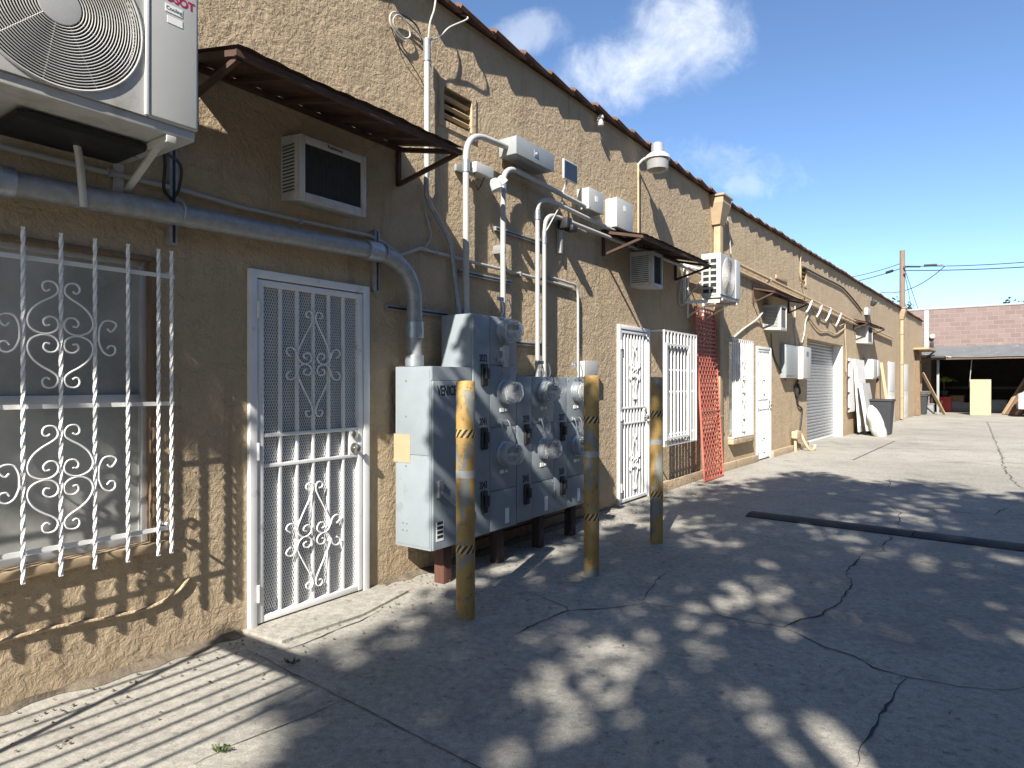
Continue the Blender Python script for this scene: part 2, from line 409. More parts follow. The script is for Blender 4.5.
# ------------------------------------------------------------------ world, sun, camera
SUN = (3.5, -1.0, -2.9)                 # travel of the light in the wall frame
sd = Vector((SUN[0]*F1.u[0]+SUN[1]*F1.nn[0], SUN[0]*F1.u[1]+SUN[1]*F1.nn[1], SUN[2])).normalized()
elev = math.asin(-sd.z); azim = math.atan2(-sd.x, -sd.y)
w = bpy.data.worlds.new('World'); sc.world = w; w.use_nodes = True
nt = w.node_tree; nt.nodes.clear()
out = nt.nodes.new('ShaderNodeOutputWorld'); bg = nt.nodes.new('ShaderNodeBackground'); bg.inputs[1].default_value = .085
sky = nt.nodes.new('ShaderNodeTexSky'); sky.sky_type = 'NISHITA'; sky.sun_disc = False
sky.sun_elevation = elev; sky.sun_rotation = azim % (2*math.pi); sky.air_density = .72; sky.dust_density = .05; sky.ozone_density = 2.2
tc = nt.nodes.new('ShaderNodeTexCoord'); sp = nt.nodes.new('ShaderNodeSeparateXYZ'); nt.links.new(tc.outputs['Generated'], sp.inputs[0])
yy = math_(nt, 'MAXIMUM', sp.outputs[1], .05)
cu_, cv_ = math_(nt, 'DIVIDE', sp.outputs[0], yy), math_(nt, 'DIVIDE', sp.outputs[2], yy)
cb = nt.nodes.new('ShaderNodeCombineXYZ'); nt.links.new(cu_, cb.inputs[0]); nt.links.new(cv_, cb.inputs[1])
wn = nz(nt, cb.outputs[0], 9, 8, .62, .5); wf = nz(nt, cb.outputs[0], 22, 8, .65, .6)
def blob(cx, cy, rx, ry, tilt):
    ca, sa = math.cos(tilt), math.sin(tilt)
    dx = math_(nt, 'SUBTRACT', cu_, cx); dy = math_(nt, 'SUBTRACT', cv_, cy)
    X = math_(nt, 'DIVIDE', math_(nt, 'ADD', math_(nt, 'MULTIPLY', dx, ca), math_(nt, 'MULTIPLY', dy, sa)), rx)
    Y = math_(nt, 'DIVIDE', math_(nt, 'SUBTRACT', math_(nt, 'MULTIPLY', dy, ca), math_(nt, 'MULTIPLY', dx, sa)), ry)
    d = math_(nt, 'ADD', math_(nt, 'MULTIPLY', X, X), math_(nt, 'MULTIPLY', Y, Y))
    return math_(nt, 'SUBTRACT', 1.0, d, clamp=True)
def cl(b, nzv, thr, amt, soft):
    v = math_(nt, 'SUBTRACT', math_(nt, 'ADD', b, math_(nt, 'MULTIPLY', nzv, 2.2)), thr+.5)
    mr = nt.nodes.new('ShaderNodeMapRange'); mr.inputs[1].default_value = 0; mr.inputs[2].default_value = soft; mr.inputs[3].default_value = 0; mr.inputs[4].default_value = amt
    mr.interpolation_type = 'SMOOTHSTEP'
    nt.links.new(v, mr.inputs[0]); return math_(nt, 'MULTIPLY', mr.outputs[0], math_(nt, 'MULTIPLY', b, 5., clamp=True))
c1 = math_(nt, 'MAXIMUM', blob(.185, .48, .185, .085, .25), blob(.265, .535, .12, .12, 0.3))
cover = cl(c1, math_(nt, 'ADD', math_(nt, 'MULTIPLY', wn, .65), math_(nt, 'MULTIPLY', wf, .35)), .80, .78, 1.25)
for b, nv, th, am, so in ((blob(.03, .535, .09, .05, .1), wn, .88, .35, .8), (blob(.34, .33, .17, .045, -.25), wf, 1.0, .22, .9), (blob(.37, .30, .06, .03, -.1), wf, .86, .3, .8), (blob(.10, .40, .1, .05, 0), wf, 1.15, .12, .6)):
    cover = math_(nt, 'MAXIMUM', cover, cl(b, nv, th, am, so))
ccol = ramp(nt, wn, [(.35, (4.3, 4.7, 5.4)), (.65, (5.8, 5.95, 6.2))])
hs = nt.nodes.new('ShaderNodeHueSaturation'); hs.inputs['Saturation'].default_value = 1.06; nt.links.new(sky.outputs[0], hs.inputs['Color'])
nt.links.new(mix(nt, cover, hs.outputs[0], ccol), bg.inputs[0]); nt.links.new(bg.outputs[0], out.inputs[0])
sl = bpy.data.lights.new('sun', 'SUN'); sl.energy = 4.4; sl.angle = R(.53); sl.color = (1, .945, .86)
so = bpy.data.objects.new('sun', sl); COL.objects.link(so); so.rotation_euler = sd.to_track_quat('-Z', 'Y').to_euler(); so.location = (-5, -20, 25)
cam = bpy.data.cameras.new('camera'); co = bpy.data.objects.new('camera', cam); COL.objects.link(co); sc.camera = co
cam.sensor_width = 36; cam.lens = FPX/1024*36; cam.clip_end = 2000; co.location = (0, 0, CAMH); co.rotation_euler = (R(90), 0, 0)
vs = sc.view_settings; vs.view_transform = 'Standard'; vs.look = 'None'; vs.gamma = 1; vs.exposure = 1.42
sc.render.resolution_x = 1024; sc.render.resolution_y = 768

# ------------------------------------------------------------------ ground
bm = bmesh.new()
for x0, x1, y0, y1 in ((-250, 250, -120, 400),):
    bm.faces.new([bm.verts.new(p) for p in ((x0, y0, 0), (x1, y0, 0), (x1, y1, 0), (x0, y1, 0))])
me = bpy.data.meshes.new('ground'); bm.to_mesh(me); bm.free(); me.materials.append(CONC)
g = bpy.data.objects.new('ground', me); COL.objects.link(g); tag(g, kind='structure')
def ribbon(name, lines, mat, z):
    bm = bmesh.new()
    for pts, w0, jit in lines:
        P = [gnd(*p) for p in pts]; Q = []
        for a, b2 in zip(P, P[1:]):
            L = (b2-a).length; k = max(2, int(L/.05)) if jit else 2
            for i in range(k): Q.append(a.lerp(b2, i/k))
        Q.append(P[-1]); n = len(Q); prev = None
        for i, q in enumerate(Q):
            t = (Q[min(i+1, n-1)]-Q[max(i-1, 0)]).normalized(); side = Vector((-t.y, t.x, 0))
            if jit:
                q = q + side*(jit*(mnoise.noise(q*4.0)+.6*mnoise.noise(q*13.0)+.35*mnoise.noise(q*41)))
            wd = .75*w0*(.25+.9*abs(mnoise.noise(q*5.0+Vector((3, 1, 7))))*1.6) if jit else w0
            wd *= min(1, .25+min(i, n-1-i)*.15) if jit else 1
            a = bm.verts.new(q+side*wd/2+Vector((0, 0, z))); b2 = bm.verts.new(q-side*wd/2+Vector((0, 0, z)))
            if prev: bm.faces.new((prev[0], prev[1], b2, a))
            prev = (a, b2)
    me = bpy.data.meshes.new(name); bm.to_mesh(me); bm.free(); me.materials.append(mat)
    o = bpy.data.objects.new(name, me); COL.objects.link(o); tag(o, kind='structure'); return o
def c8(L): return [(690+x/2.087, 400+y/2.087) for x, y in L]
def c3(L): return [(390+x/3.303, 430+y/3.303) for x, y in L]
def c1_(L): return [(x/2.438, 560+y/2.438) for x, y in L]
cr = [(c8([(0, 440), (60, 452), (120, 465), (195, 475), (230, 458), (280, 450), (320, 410), (340, 390), (325, 365), (345, 340), (365, 320)]), .022, .03),
      (c8([(365, 320), (400, 315), (415, 295), (420, 280)]), .02, .04), (c8([(436, 262), (437, 235), (420, 222), (320, 203), (255, 190), (180, 193), (125, 188)]), .022, .03),
      (c8([(300, 198), (360, 188), (415, 180), (418, 165)]), .02, .05), (c8([(437, 230), (500, 233), (560, 235), (640, 241), (697, 240)]), .018, .03),
      (c8([(635, 240), (650, 231), (668, 225)]), .035, .02),
      (c8([(195, 475), (280, 515), (340, 535), (380, 560), (460, 580), (560, 598), (650, 607), (700, 603)]), .018, .02),
      (c8([(460, 580), (430, 605), (415, 640), (400, 670), (375, 700), (350, 768)]), .02, .025),
      (c3([(390, 690), (440, 665), (500, 635), (560, 610), (585, 600), (700, 590), (810, 580), (840, 572), (920, 585), (1000, 602)]), .02, .02),
      (c3([(455, 540), (500, 553), (540, 570), (575, 585), (585, 600)]), .02, .02), (c3([(810, 580), (835, 560), (880, 500), (920, 460)]), .012, .03),
      (c1_([(630, 245), (660, 230), (720, 213), (800, 180), (880, 150), (945, 115)]), .016, .012),
      (c1_([(470, 500), (560, 455), (640, 425), (760, 375), (840, 340)]), .014, .015), (c1_([(940, 388), (980, 368), (1024, 345)]), .012, .015),
      (c8([(650, 120), (655, 140), (672, 165), (690, 185)]), .03, .06), (c8([(620, 45), (640, 95), (655, 125)]), .03, .06)]
ribbon('pavement_cracks', cr, CRACK, .004)
jt = [([(246, 650), (420, 738), (482, 770), (560, 811)], .016, .006), ([(640, 517), (1060, 584)], .014, .004), ([(853, 460), (895, 441)], .03, 0), ([(700, 470), (1080, 492)], .012, .004), ([(790, 446), (1100, 453)], .02, 0), ([(520, 502), (640, 517)], .01, .004)]
ribbon('pavement_joints', jt, JOINT, .004)
# raised concrete apron slab in front of the first door
d0s, d1s = F1.s(247), F1.s(367)

# ------------------------------------------------------------------ the building
B = thing('stucco_building', 'long tan stucco building with clay tile edge along the alley', 'building', F1, (0, 0, 0))
HT = 4.42
W1S1 = F1.s(156); W1Z0 = F1.z(150, 545, 0); W1Z1 = F1.z(151, 257, 0); W1S0 = .12
D1 = (d0s, d1s, F1.z(247, 268, 0))
D2 = (F1.s(617), F1.s(648), F1.z(617, 324))
W2 = (F1.s(662), F1.s(694), .66, F1.z(662, 333))
W3 = (F2.s(729), F2.s(747.5), .58, F2.z(728, 340))
D3 = (F2.s(756), F2.s(770), F2.z(756, 346))
RU = (F2.s(807), F2.s(843), F2.z(807, 338))
D4 = (F2.s(888), F2.s(894.5), 2.25)
D5 = (F2.s(902), F2.s(908), 2.25)
S2_END = F2.s(922)
V1 = (F1.s(442), F1.s(472), F1.z(442, 121), F1.z(442, 84))
V2 = (F2.s(801), F2.s(806), F2.z(803, 285), F2.z(803, 267))
def wall(f, s0, s1, holes, name):
    mb = MB(B, f)
    xs = sorted({s0, s1, *[h[0] for h in holes], *[h[1] for h in holes]})
    for a, b2 in zip(xs, xs[1:]):
        mid = (a+b2)/2; cuts = sorted([(h[2], h[3]) for h in holes if h[0] < mid < h[1]]); z = -.05
        for c0, c1 in cuts+[(HT, HT)]:
            if c0 > z+1e-4: mb.face(((a, 0, z), (b2, 0, z), (b2, 0, c0), (a, 0, c0)))
            z = c1
    for a, b2, c0, c1, dp in holes:
        for q in (((a, 0, c0), (a, -dp, c0), (a, -dp, c1), (a, 0, c1)), ((b2, 0, c0), (b2, -dp, c0), (b2, -dp, c1), (b2, 0, c1)),
                  ((a, 0, c1), (b2, 0, c1), (b2, -dp, c1), (a, -dp, c1)), ((a, 0, c0), (b2, 0, c0), (b2, -dp, c0), (a, -dp, c0)),
                  ((a, -dp, c0), (b2, -dp, c0), (b2, -dp, c1), (a, -dp, c1))):
            mb.face(q)
    return mb
mb = wall(F1, -7, S_BEND, [(W1S0, W1S1, W1Z0, W1Z1, .2), (D1[0], D1[1], -.05, D1[2], .2), (D2[0], D2[1], -.05, D2[2], .2), (W2[0], W2[1], W2[2], W2[3], .2), (*V1, .3)], 'wall')
mb.face(((-7, 0, -.05), (-7, -9, -.05), (-7, -9, HT), (-7, 0, HT)))
mb.face(((-7, -9, -.05), (S_BEND, -9, -.05), (S_BEND, -9, HT), (-7, -9, HT)))
mb.build('wall', STUCCO, smooth=False)
mb = wall(F2, S2_START, S2_END, [(W3[0], W3[1], W3[2], W3[3], .16), (D3[0], D3[1], -.05, D3[2], .2), (RU[0], RU[1], -.05, RU[2], .36), (D4[0], D4[1], -.05, D4[2], .2), (D5[0], D5[1], -.05, D5[2], .2), (*V2, .12)], 'wall')
mb.face(((S2_END, 0, -.05), (S2_END, -9, -.05), (S2_END, -9, HT), (S2_END, 0, HT)))
mb.face(((S2_START, -9, -.05), (S2_END, -9, -.05), (S2_END, -9, HT), (S2_START, -9, HT)))
mb.build('wall', STUCCO, smooth=False)
mb = MB(B, F1); mb.face(((-7, -.25, HT-.3), (S_BEND, -.25, HT-.3), (S_BEND, -9, HT-.3), (-7, -9, HT-.3)))
mb.face(((-7, 0, HT), (S_BEND, 0, HT), (S_BEND, -.25, HT), (-7, -.25, HT)))
mb.build('roof', ROOFGRAVEL, smooth=False)
mb = MB(B, F2); mb.face(((S2_START, -.25, HT-.3), (S2_END, -.25, HT-.3), (S2_END, -9, HT-.3), (S2_START, -9, HT-.3)))
mb.face(((S2_START, 0, HT), (S2_END, 0, HT), (S2_END, -.25, HT), (S2_START, -.25, HT)))
mb.build('roof', ROOFGRAVEL, smooth=False)
# clay tile coping: overlapping tapered barrels along the parapet
def coping(f, s0, s1, L=.46):
    mb = MB(B, f); s = s0; k = 0
    while s < s1:
        e = min(s+L+.06, s1+.02); j = random.uniform(-.012, .012); jz = random.uniform(-.008, .008)
        R0, R1 = .215+j, .172+j; rings = []
        for ss, rr, dz in ((s, R0, .018), (e, R1, 0)):
            ring = []
            for i in range(11):
                a = math.pi*i/10; ring.append(mb._new((ss, -.10+rr*math.cos(a), HT+.002+jz+dz+.05*math.sin(a)*(rr/.2))))
            for i in range(10, -1, -1):
                a = math.pi*i/10; ring.append(mb._new((ss, -.10+(rr-.02)*math.cos(a), HT+.002+jz+dz-.02+.05*math.sin(a)*(rr/.2))))
            rings.append(ring)
        n = len(rings[0])
        for i in range(n): mb.bm.faces.new((rings[0][i], rings[0][(i+1) % n], rings[1][(i+1) % n], rings[1][i]))
        mb.bm.faces.new(rings[0]); mb.bm.faces.new(rings[1]); s += L; k += 1
    return mb.build('tile_coping', TILE, smooth=False)
coping(F1, -7, S_BEND); coping(F2, S2_START, S2_END)
# foot curb in front of the far walls
mb = MB(B, F1); mb.box(F1.s(650), S_BEND-.01, 0.002, .06, -.02, .13, .015); mb.build('wall_base', STUCCO)
mb = MB(B, F2); mb.box(S2_START, D3[0]-.03, 0.002, .06, -.02, .13, .015); mb.box(D3[1]+.03, RU[0]-.05, 0.002, .06, -.02, .13, .015); mb.build('wall_base', STUCCO)
# louvre vents
def vent(f, V, nsl, dp=.115):
    a, b2, c0, c1 = V
    v = MB(B, f); v.box(a+.004, b2-.004, -dp, -dp+.007, c0+.004, c1-.004); v = v.build('louvre_vent', DARK)  # black backing sheet stands in for the shade inside the vent
    m = MB(B, f); wz = .04
    m.box(a-wz, a+.012, -.01, .012, c0-wz, c1+wz); m.box(b2-.012, b2+wz, -.01, .012, c0-wz, c1+wz)
    m.box(a+.014, b2-.014, -.01, .0115, c1-.012, c1+wz); m.box(a+.014, b2-.014, -.01, .0115, c0-wz, c0+.012); m.build('vent_frame', STUCCO, v)
    for k in range(nsl):
        z = c0+(c1-c0)*(k+1)/(nsl+1)
        MB(B, f).beam((a+.013, -.03, z), (b2-.013, -.03, z), .035, .012, up=(0, -.5, .85)).build('slat', TRIMTAN, v)
vent(F1, V1, 3, .2); vent(F2, V2, 3)

# ---- foreground window with grille
def window(f, s0, s1, z0, z1, midz=None, mids=None, mat=ALUM, dp=.11):
    fr = MB(B, f); w_ = .045; n0, n1 = -dp, -dp+.05
    fr.box(s0+.002, s0+w_, n0, n1, z0+.002, z1-.002, .004); fr.box(s1-w_, s1-.002, n0, n1, z0+.002, z1-.002, .004)
    fr.box(s0+w_, s1-w_, n0, n1-.002, z1-w_, z1-.002, .004); fr.box(s0+w_, s1-w_, n0, n1-.002, z0+.002, z0+w_, .004)
    if midz: fr.box(s0+w_, s1-w_, n0+.002, n1+.004, midz-.025, midz+.025, .004)
    if mids: fr.box(mids-.022, mids+.022, n0+.003, n1-.004, z0+w_, z1-w_, .003)
    o = fr.build('window', mat)
    zs = [z0+w_, midz, z1-w_] if midz else [z0+w_, z1-w_]
    for k, (a, b2) in enumerate(zip(zs, zs[1:])):
        MB(B, f).box(s0+w_-.003, s1-w_+.003, n0+.012+.008*k, n0+.016+.008*k, a, b2).build('pane', GLASS, o, smooth=False)
    return o
win1 = window(F1, W1S0, W1S1, W1Z0, W1Z1, midz=F1.z(150, 399, -.08))
MB(B, F1).box(W1S0-.04, W1S1+.05, -.055, .035, W1Z0-.035, W1Z0+.012, .01).build('sill', TRIMTAN, win1)
mb = MB(B, F1); mb.box(W1S1-.02, W1S1+.002, -.058, .012, W1Z0+.015, W1Z1-.004, .003); mb.box(W1S0, W1S1-.022, -.058, .012, W1Z1-.02, W1Z1+.002, .003); mb.build('casing', WOODOLD, win1)
GN = .13
gr = MB(B, F1)
zt = lambda py: F1.z(61, py, GN)
rz = [F1.z(150, 273.5, GN), F1.z(150, 404, GN), F1.z(150, 531.5, GN)]
sR = F1.s(176, GN)
gr.box(-.35, sR, GN-.019, GN-.013, rz[1]-.010, rz[1]+.010); grille = gr.build('window_grille', WHITE)
for z in (rz[0], rz[2]):
    MB(B, F1).box(-.35, sR, GN-.019, GN-.013, z-.010, z+.010).build('rail', WHITE, grille)
barpx = [23, 61, 95, 128, 158.5, 171.5]; bs = [F1.s(p, GN) for p in barpx]
stp = bs[1]-bs[0]; bs = [bs[0]-stp*k for k in (4, 3, 2, 1)] + bs
zb0, zb1 = F1.z(61, 576, GN), F1.z(61, 233, GN)
for s in bs:
    MB(B, F1).beam((s, GN, zb0), (s, GN, zb1), .0132, .0132, twist=math.pi*13, segs=78).build('bar', WHITE, grille, smooth=False)
for s in (bs[0], bs[-1]-.005):
    for z in (rz[0], rz[2]):
        MB(B, F1).tube([(s, GN-.02, z+.016), (s, -.01, z+.016)], .008, 8).build('standoff', WHITE, grille)
for ci in (1, 5):
    cs = bs[ci]
    for cz in (F1.z(61, 335, GN), F1.z(61, 478, GN)):
        for fx in (-1, 1):
            for fz in (-1, 1):
                scroll(B, F1, cs+fx*.008, cz, GN+.004, [(fx*x, fz*(y+2)) for x, y in LYRE], .00105, .00115, grille, WHITE)
            scroll(B, F1, bs[ci+fx]+fx*.006, cz-.005, GN+.004, [(fx*x, y) for x, y in CSC], .00105, .00115, grille, WHITE)

# ---- security doors
def security_door(f, s0, s1, z1, bars, big=True, n=.0, inner=INNERDOOR, motifs=2, z0=.02, screen=True, lock=True):
    J = .05
    fr = MB(B, f)
    fr.box(s0+.001, s0+J, -.05, n+.03, z0-.02, z1-.002, .004); fr.box(s1-J, s1-.001, -.05, n+.03, z0-.02, z1-.002, .004)
    fr.box(s0+J, s1-J, -.05, n+.028, z1-J, z1-.002, .004)
    d = fr.build('security_door', WHITEDOOR)
    L0, L1, b0, b1 = s0+J+.008, s1-J-.008, z0+.005, z1-J-.008
    lf = MB(B, f); w_ = .038
    lf.box(L0, L0+w_, n-.02, n+.022, b0, b1, .004); lf.box(L1-w_, L1, n-.02, n+.022, b0, b1, .004)
    lf.box(L0+w_, L1-w_, n-.02, n+.020, b1-w_, b1, .004); lf.box(L0+w_, L1-w_, n-.02, n+.020, b0, b0+w_, .004)
    lf.build('leaf_frame', WHITEDOOR, d)
    H = b1-b0; r1, r0 = b0+.545*H, b0+.455*H
    for z in (r0, r1): MB(B, f).box(L0+w_, L1-w_, n-.008, n+.018, z-.011, z+.011, .003).build('rail', WHITEDOOR, d)
    i0, i1 = L0+w_, L1-w_
    for k in range(bars):
        s = i0+(i1-i0)*(k+1)/(bars+1)
        MB(B, f).box(s-.0085, s+.0085, n-.006, n+.016, b0+w_, b1-w_, .002).build('bar', WHITEDOOR, d)
    if screen:
        m = MB(B, f); cw, ch = .0165, .036; slope = ch/cw; zz0, zz1 = b0+w_, b1-w_; Ht = zz1-zz0; wd = i1-i0
        for sg in (1, -1):
            c = -Ht/slope if sg > 0 else 0
            end = wd if sg > 0 else wd+Ht/slope
            while c < end:
                # line s = c + sg*t/slope
                t0, t1 = 0, Ht
                sa, sb = c, c+sg*Ht/slope
                if sg > 0:
                    if sa < 0: t0 = -c*slope
                    if sb > wd: t1 = (wd-c)*slope
                else:
                    if sa > wd: t0 = (c-wd)*slope
                    if sb < 0: t1 = c*slope
                if t1-t0 > .02:
                    m.beam((i0+c+sg*t0/slope, n-.012+sg*.001, zz0+t0), (i0+c+sg*t1/slope, n-.012+sg*.001, zz0+t1), .0058, .0018, up=(0, 1, 0))
                c += cw
        m.build('screen', M('grey expanded mesh', (.62, .63, .63), .5, var=.1), d, smooth=False)
    MB(B, f).box(s0+J+.001, s1-J-.001, -.10, -.065, z0-.02, z1-J-.002).build('inner_door', inner, d)
    cs = (i0+i1)/2
    for (q0, q1) in ((r1+.02, b1-w_), (b0+w_, r0-.02)):
        cz = (q0+q1)/2-.02; kz = (q1-q0)*.36/235; kx = (i1-i0)/(bars+1)*1.02/70
        for fx in (-1, 1):
            for fz in (-1, 1):
                scroll(B, f, cs+fx*.006, cz, n+.02, [(fx*x, fz*(y+2)) for x, y in DIAM], kx, kz, d, WHITEDOOR, .005)
                scroll(B, f, cs+fx*((i1-i0)/(bars+1)+.006), cz, n+.02, [(fx*x, fz*(y+4)) for x, y in CURL], kx, kz, d, WHITEDOOR, .005)
    if lock:
        MB(B, f).box(L1-w_-.075, L1-w_, n-.012, n+.019, r0+.012, r1-.012, .003).build('lock_plate', WHITEDOOR, d)
        for z, nm, rr in ((r0+.055, 'knob', .027), (r1-.035, 'deadbolt', .025)):
            MB(B, f).lathe((L1-w_-.036, n+.019, z), (0, 1, 0), [(rr+.008, 0), (rr+.008, .006), (.013, .01), (.013, .03), (rr, .036), (rr, .052), (rr*.7, .06), (.004, .062)] if nm == 'knob' else [(rr+.004, 0), (rr+.002, .012), (rr*.8, .016), (.003, .017)], 16).build(nm, BRASS, d)
    for z in (b0+.18, (b0+b1)/2, b1-.18):
        MB(B, f).tube([(s0+J+.003, n+.034, z-.05), (s0+J+.003, n+.034, z+.05)], .008, 8).build('hinge', WHITEDOOR, d)
    return d
security_door(F1, D1[0], D1[1], D1[2], 5)
d2 = security_door(F1, D2[0], D2[1], D2[2], 7, screen=False, inner=M('pale inner door', (.26, .26, .25), .6))
d3 = security_door(F2, D3[0], D3[1], D3[2], 7, screen=False, inner=M('pale inner door', (.26, .26, .25), .6))
for (f, D) in ((F2, D4), (F2, D5)):
    m = MB(B, f); m.box(D[0]+.002, D[1]-.002, -.06, .01, .01, D[2]-.002, .006); o = m.build('white_door', WHITE)
    MB(B, f).box(D[0]+.12, D[1]-.12, .011, .016, .25, .95, .004).build('door_panel', WHITE, o)
    MB(B, f).box(D[0]+.12, D[1]-.12, .011, .016, 1.15, 1.95, .004).build('door_panel', WHITE, o)
# ---- caged windows further on
def cage(f, s0, s1, z0, z1, n, bars, rails, win=True, mat=WHITE, deco=False):
    m = MB(B, f); m.box(s0, s0+.022, n-.02, n, z0, z1); m.box(s1-.022, s1, n-.02, n, z0, z1)
    m.box(s0+.022, s1-.022, n-.02, n-.001, z1-.022, z1); m.box(s0+.022, s1-.022, n-.02, n-.001, z0, z0+.022)
    for s in (s0, s1-.02):
        for z in (z0, z1-.02): m.box(s+.001, s+.02, .0, n-.021, z, z+.02)
    o = m.build('window_grille', mat)
    for k in range(bars):
        s = s0+(s1-s0)*(k+1)/(bars+1)
        MB(B, f).box(s-.009, s+.009, n-.016, n+.004, z0+.02, z1-.02).build('bar', mat, o)
    for q in rails:
        z = z0+(z1-z0)*q; MB(B, f).box(s0+.022, s1-.022, n-.024, n-.017, z-.012, z+.012).build('rail', mat, o)
    if deco:
        cs = (s0+s1)/2
        for q in deco:
            cz = z0+(z1-z0)*q; kx = (s1-s0)/(bars+1)*.95/70
            for fx in (-1, 1):
                for fz in (-1, 1): scroll(B, f, cs+fx*.008, cz, n+.008, [(fx*x, fz*(y+2)) for x, y in DIAM], kx, .0011, o, mat, .007)
    return o
window(F1, W2[0], W2[1], W2[2], W2[3], mids=(W2[0]+W2[1])/2)
c2 = cage(F1, F1.s(664.5, .22), F1.s(697, .22), F1.z(664.5, 447, .22), F1.z(664.5, 329.5, .22), .22, 9, (.1, .47, .66))
m = MB(B, F1); a0, a1 = F1.s(666, .235), F1.s(689, .235); q0, q1 = .72, 1.95
for bx in ((a0, a0+.03, q0, q1), (a1-.03, a1, q0, q1)): m.box(bx[0], bx[1], .225, .245, bx[2], bx[3])
m.box(a0+.03, a1-.03, .225, .244, q1-.03, q1); m.box(a0+.03, a1-.03, .225, .244, q0, q0+.03); m.build('escape_gate', WHITE, c2)
w3 = window(F2, W3[0], W3[1], W3[2], W3[3])
cage(F2, W3[0]-.05, W3[1]+.05, W3[2]-.06, W3[3]+.03, .09, 9, (.42, .8), deco=(.62, .22))
MB(B, F2).box(W3[0]-.06, W3[1]+.06, .003, .10, W3[2]-.16, W3[2]-.075, .01).build('sill', STUCCO, w3)
# ---- roller shutter
m = MB(B, F2); s0, s1 = RU[0], RU[1]; z = .0
prof = []
while z < RU[2]-.02:
    prof += [(-.24, z), (-.222, z+.022), (-.222, z+.055), (-.24, z+.072)]; z += .078
rings = [[m._new((s, n_, zz)) for n_, zz in prof] for s in (s0+.01, s1-.01)]
for i in range(len(prof)-1): m.bm.faces.new((rings[0][i], rings[0][i+1], rings[1][i+1], rings[1][i]))
ru = m.build('roller_shutter', SHUTTER, smooth=False)
MB(B, F2).box(s1-.09, s1-.003, -.355, -.01, 0, RU[2]-.003).build('jamb', WHITE, ru)
MB(B, F2).box(s0+.003, s0+.03, -.21, -.01, 0, RU[2]-.003).build('jamb', TRIMTAN, ru)
MB(B, F2).box(s0+.01, s1-.1, -.26, -.2, .0, .05, .005).build('bottom_rail', WHITE, ru)

# doorstep slab
st = thing('doorstep', 'worn concrete slab at the foot of the nearest white security door', 'doorstep', F1, (d0s, 0, 0))
m = MB(st, F1); m.prism([(d0s-.03, .004, -.02), (d1s+.10, .004, -.02), (d1s+.13, .27, -.02), (d0s+.55, .37, -.02), (d0s-.0, .33, -.02)], (0, 0, .036)); m.build('slab', CONC)

# ------------------------------------------------------------------ downspouts
def downspout(f, s, label, top, zb=.05):
    r = thing('downspout', label, 'downspout', f, (s, 0, 0), group='tan downspouts with funnel heads')
    m = MB(r, f); t = top
    for (w0, n0, z0), (w1, n1, z1) in ((((.11, .13, t-.42)), ((.2, .21, t-.1))), (((.2, .21, t-.1)), ((.2, .21, t)))):
        lo = [m._new((s+x*w0, .004 if y < 0 else n0, z0)) for x, y in ((-1, -1), (1, -1), (1, 1), (-1, 1))]
        hi = [m._new((s+x*w1, .004 if y < 0 else n1, z1)) for x, y in ((-1, -1), (1, -1), (1, 1), (-1, 1))]
        for k in range(4): m.bm.faces.new((lo[k], lo[(k+1) % 4], hi[(k+1) % 4], hi[k]))
        m.bm.faces.new(lo); m.bm.faces.new(hi)
    m.build('funnel_head', TRIMTAN, smooth=False)
    MB(r, f).box(s-.225, s+.225, .004, .235, t-.001, t+.03, .005).build('rim', TRIMTAN)
    MB(r, f).box(s-.075, s+.075, .02, .125, zb, t-.421, .008).build('pipe', TRIMTAN)
    for z in (.9, 2.2, 3.4): MB(r, f).box(s-.10, s+.10, .003, .131, z, z+.035, .003).build('strap', TRIMTAN)
downspout(F1, S_BEND-.10, 'tan downspout with funnel head behind the red mesh panel', HT-.05)
downspout(F2, F2.s(900), 'tan downspout with funnel head beside the dark grey bin', HT-.02)

# ------------------------------------------------------------------ awnings
def awning(f, s0, s1, nout, zf, zw, label, ribs=4, sheetmat=RUST):
    r = thing('awning', label, 'awning', f, (s0, 0, zf), group='rusty sheet awnings over the wall units')
    m = MB(r, f); k = max(12, int((s1-s0)/.07)); L0, L1 = [], []
    for i in range(k+1):
        s = s0+(s1-s0)*i/k; dz = .003*(1 if i % 2 else -1)
        L0.append((s, .003, zw+dz)); L1.append((s, nout+.012*mnoise.noise(Vector((s*3, 0, 0))), zf+dz+.01*mnoise.noise(Vector((s*2, 4, 0)))))
    for up in (0, .004):
        for i in range(k): m.face([(*L0[i][:2], L0[i][2]+up), (*L0[i+1][:2], L0[i+1][2]+up), (*L1[i+1][:2], L1[i+1][2]+up), (*L1[i][:2], L1[i][2]+up)])
    m.build('sheet', sheetmat, smooth=False)
    m = MB(r, f); sl = (zf-zw)/nout
    for s in (s0+.02, s1-.02):
        m.beam((s, .0, zw-.03), (s, nout-.02, zf-.028), .03, .03)
        m.build('rafter', RUSTBAR); m = MB(r, f)
    m.beam((s0, nout-.03, zf-.028), (s1, nout-.03, zf-.028), .03, .03); m.build('front_rail', RUSTBAR); m = MB(r, f)
    m.beam((s0, .02, zw-.03), (s1, .02, zw-.03), .03, .03); m.build('wall_rail', RUSTBAR)
    for j in range(1, ribs):
        s = s0+(s1-s0)*j/ribs; MB(r, f).beam((s, .0, zw-.026), (s, nout-.02, zf-.026), .025, .02).build('rafter', RUSTBAR)
    for s in (s0+.03, s1-.03):
        m = MB(r, f); m.beam((s, .015, zw-.03), (s, .015, zw-.30), .03, .03); m.beam((s, .015, zw-.29), (s, nout-.04, zf-.04), .026, .026); m.build('brace', RUSTBAR)
    return r
a1s0, a1s1 = F1.s(238, .609), F1.s(400)
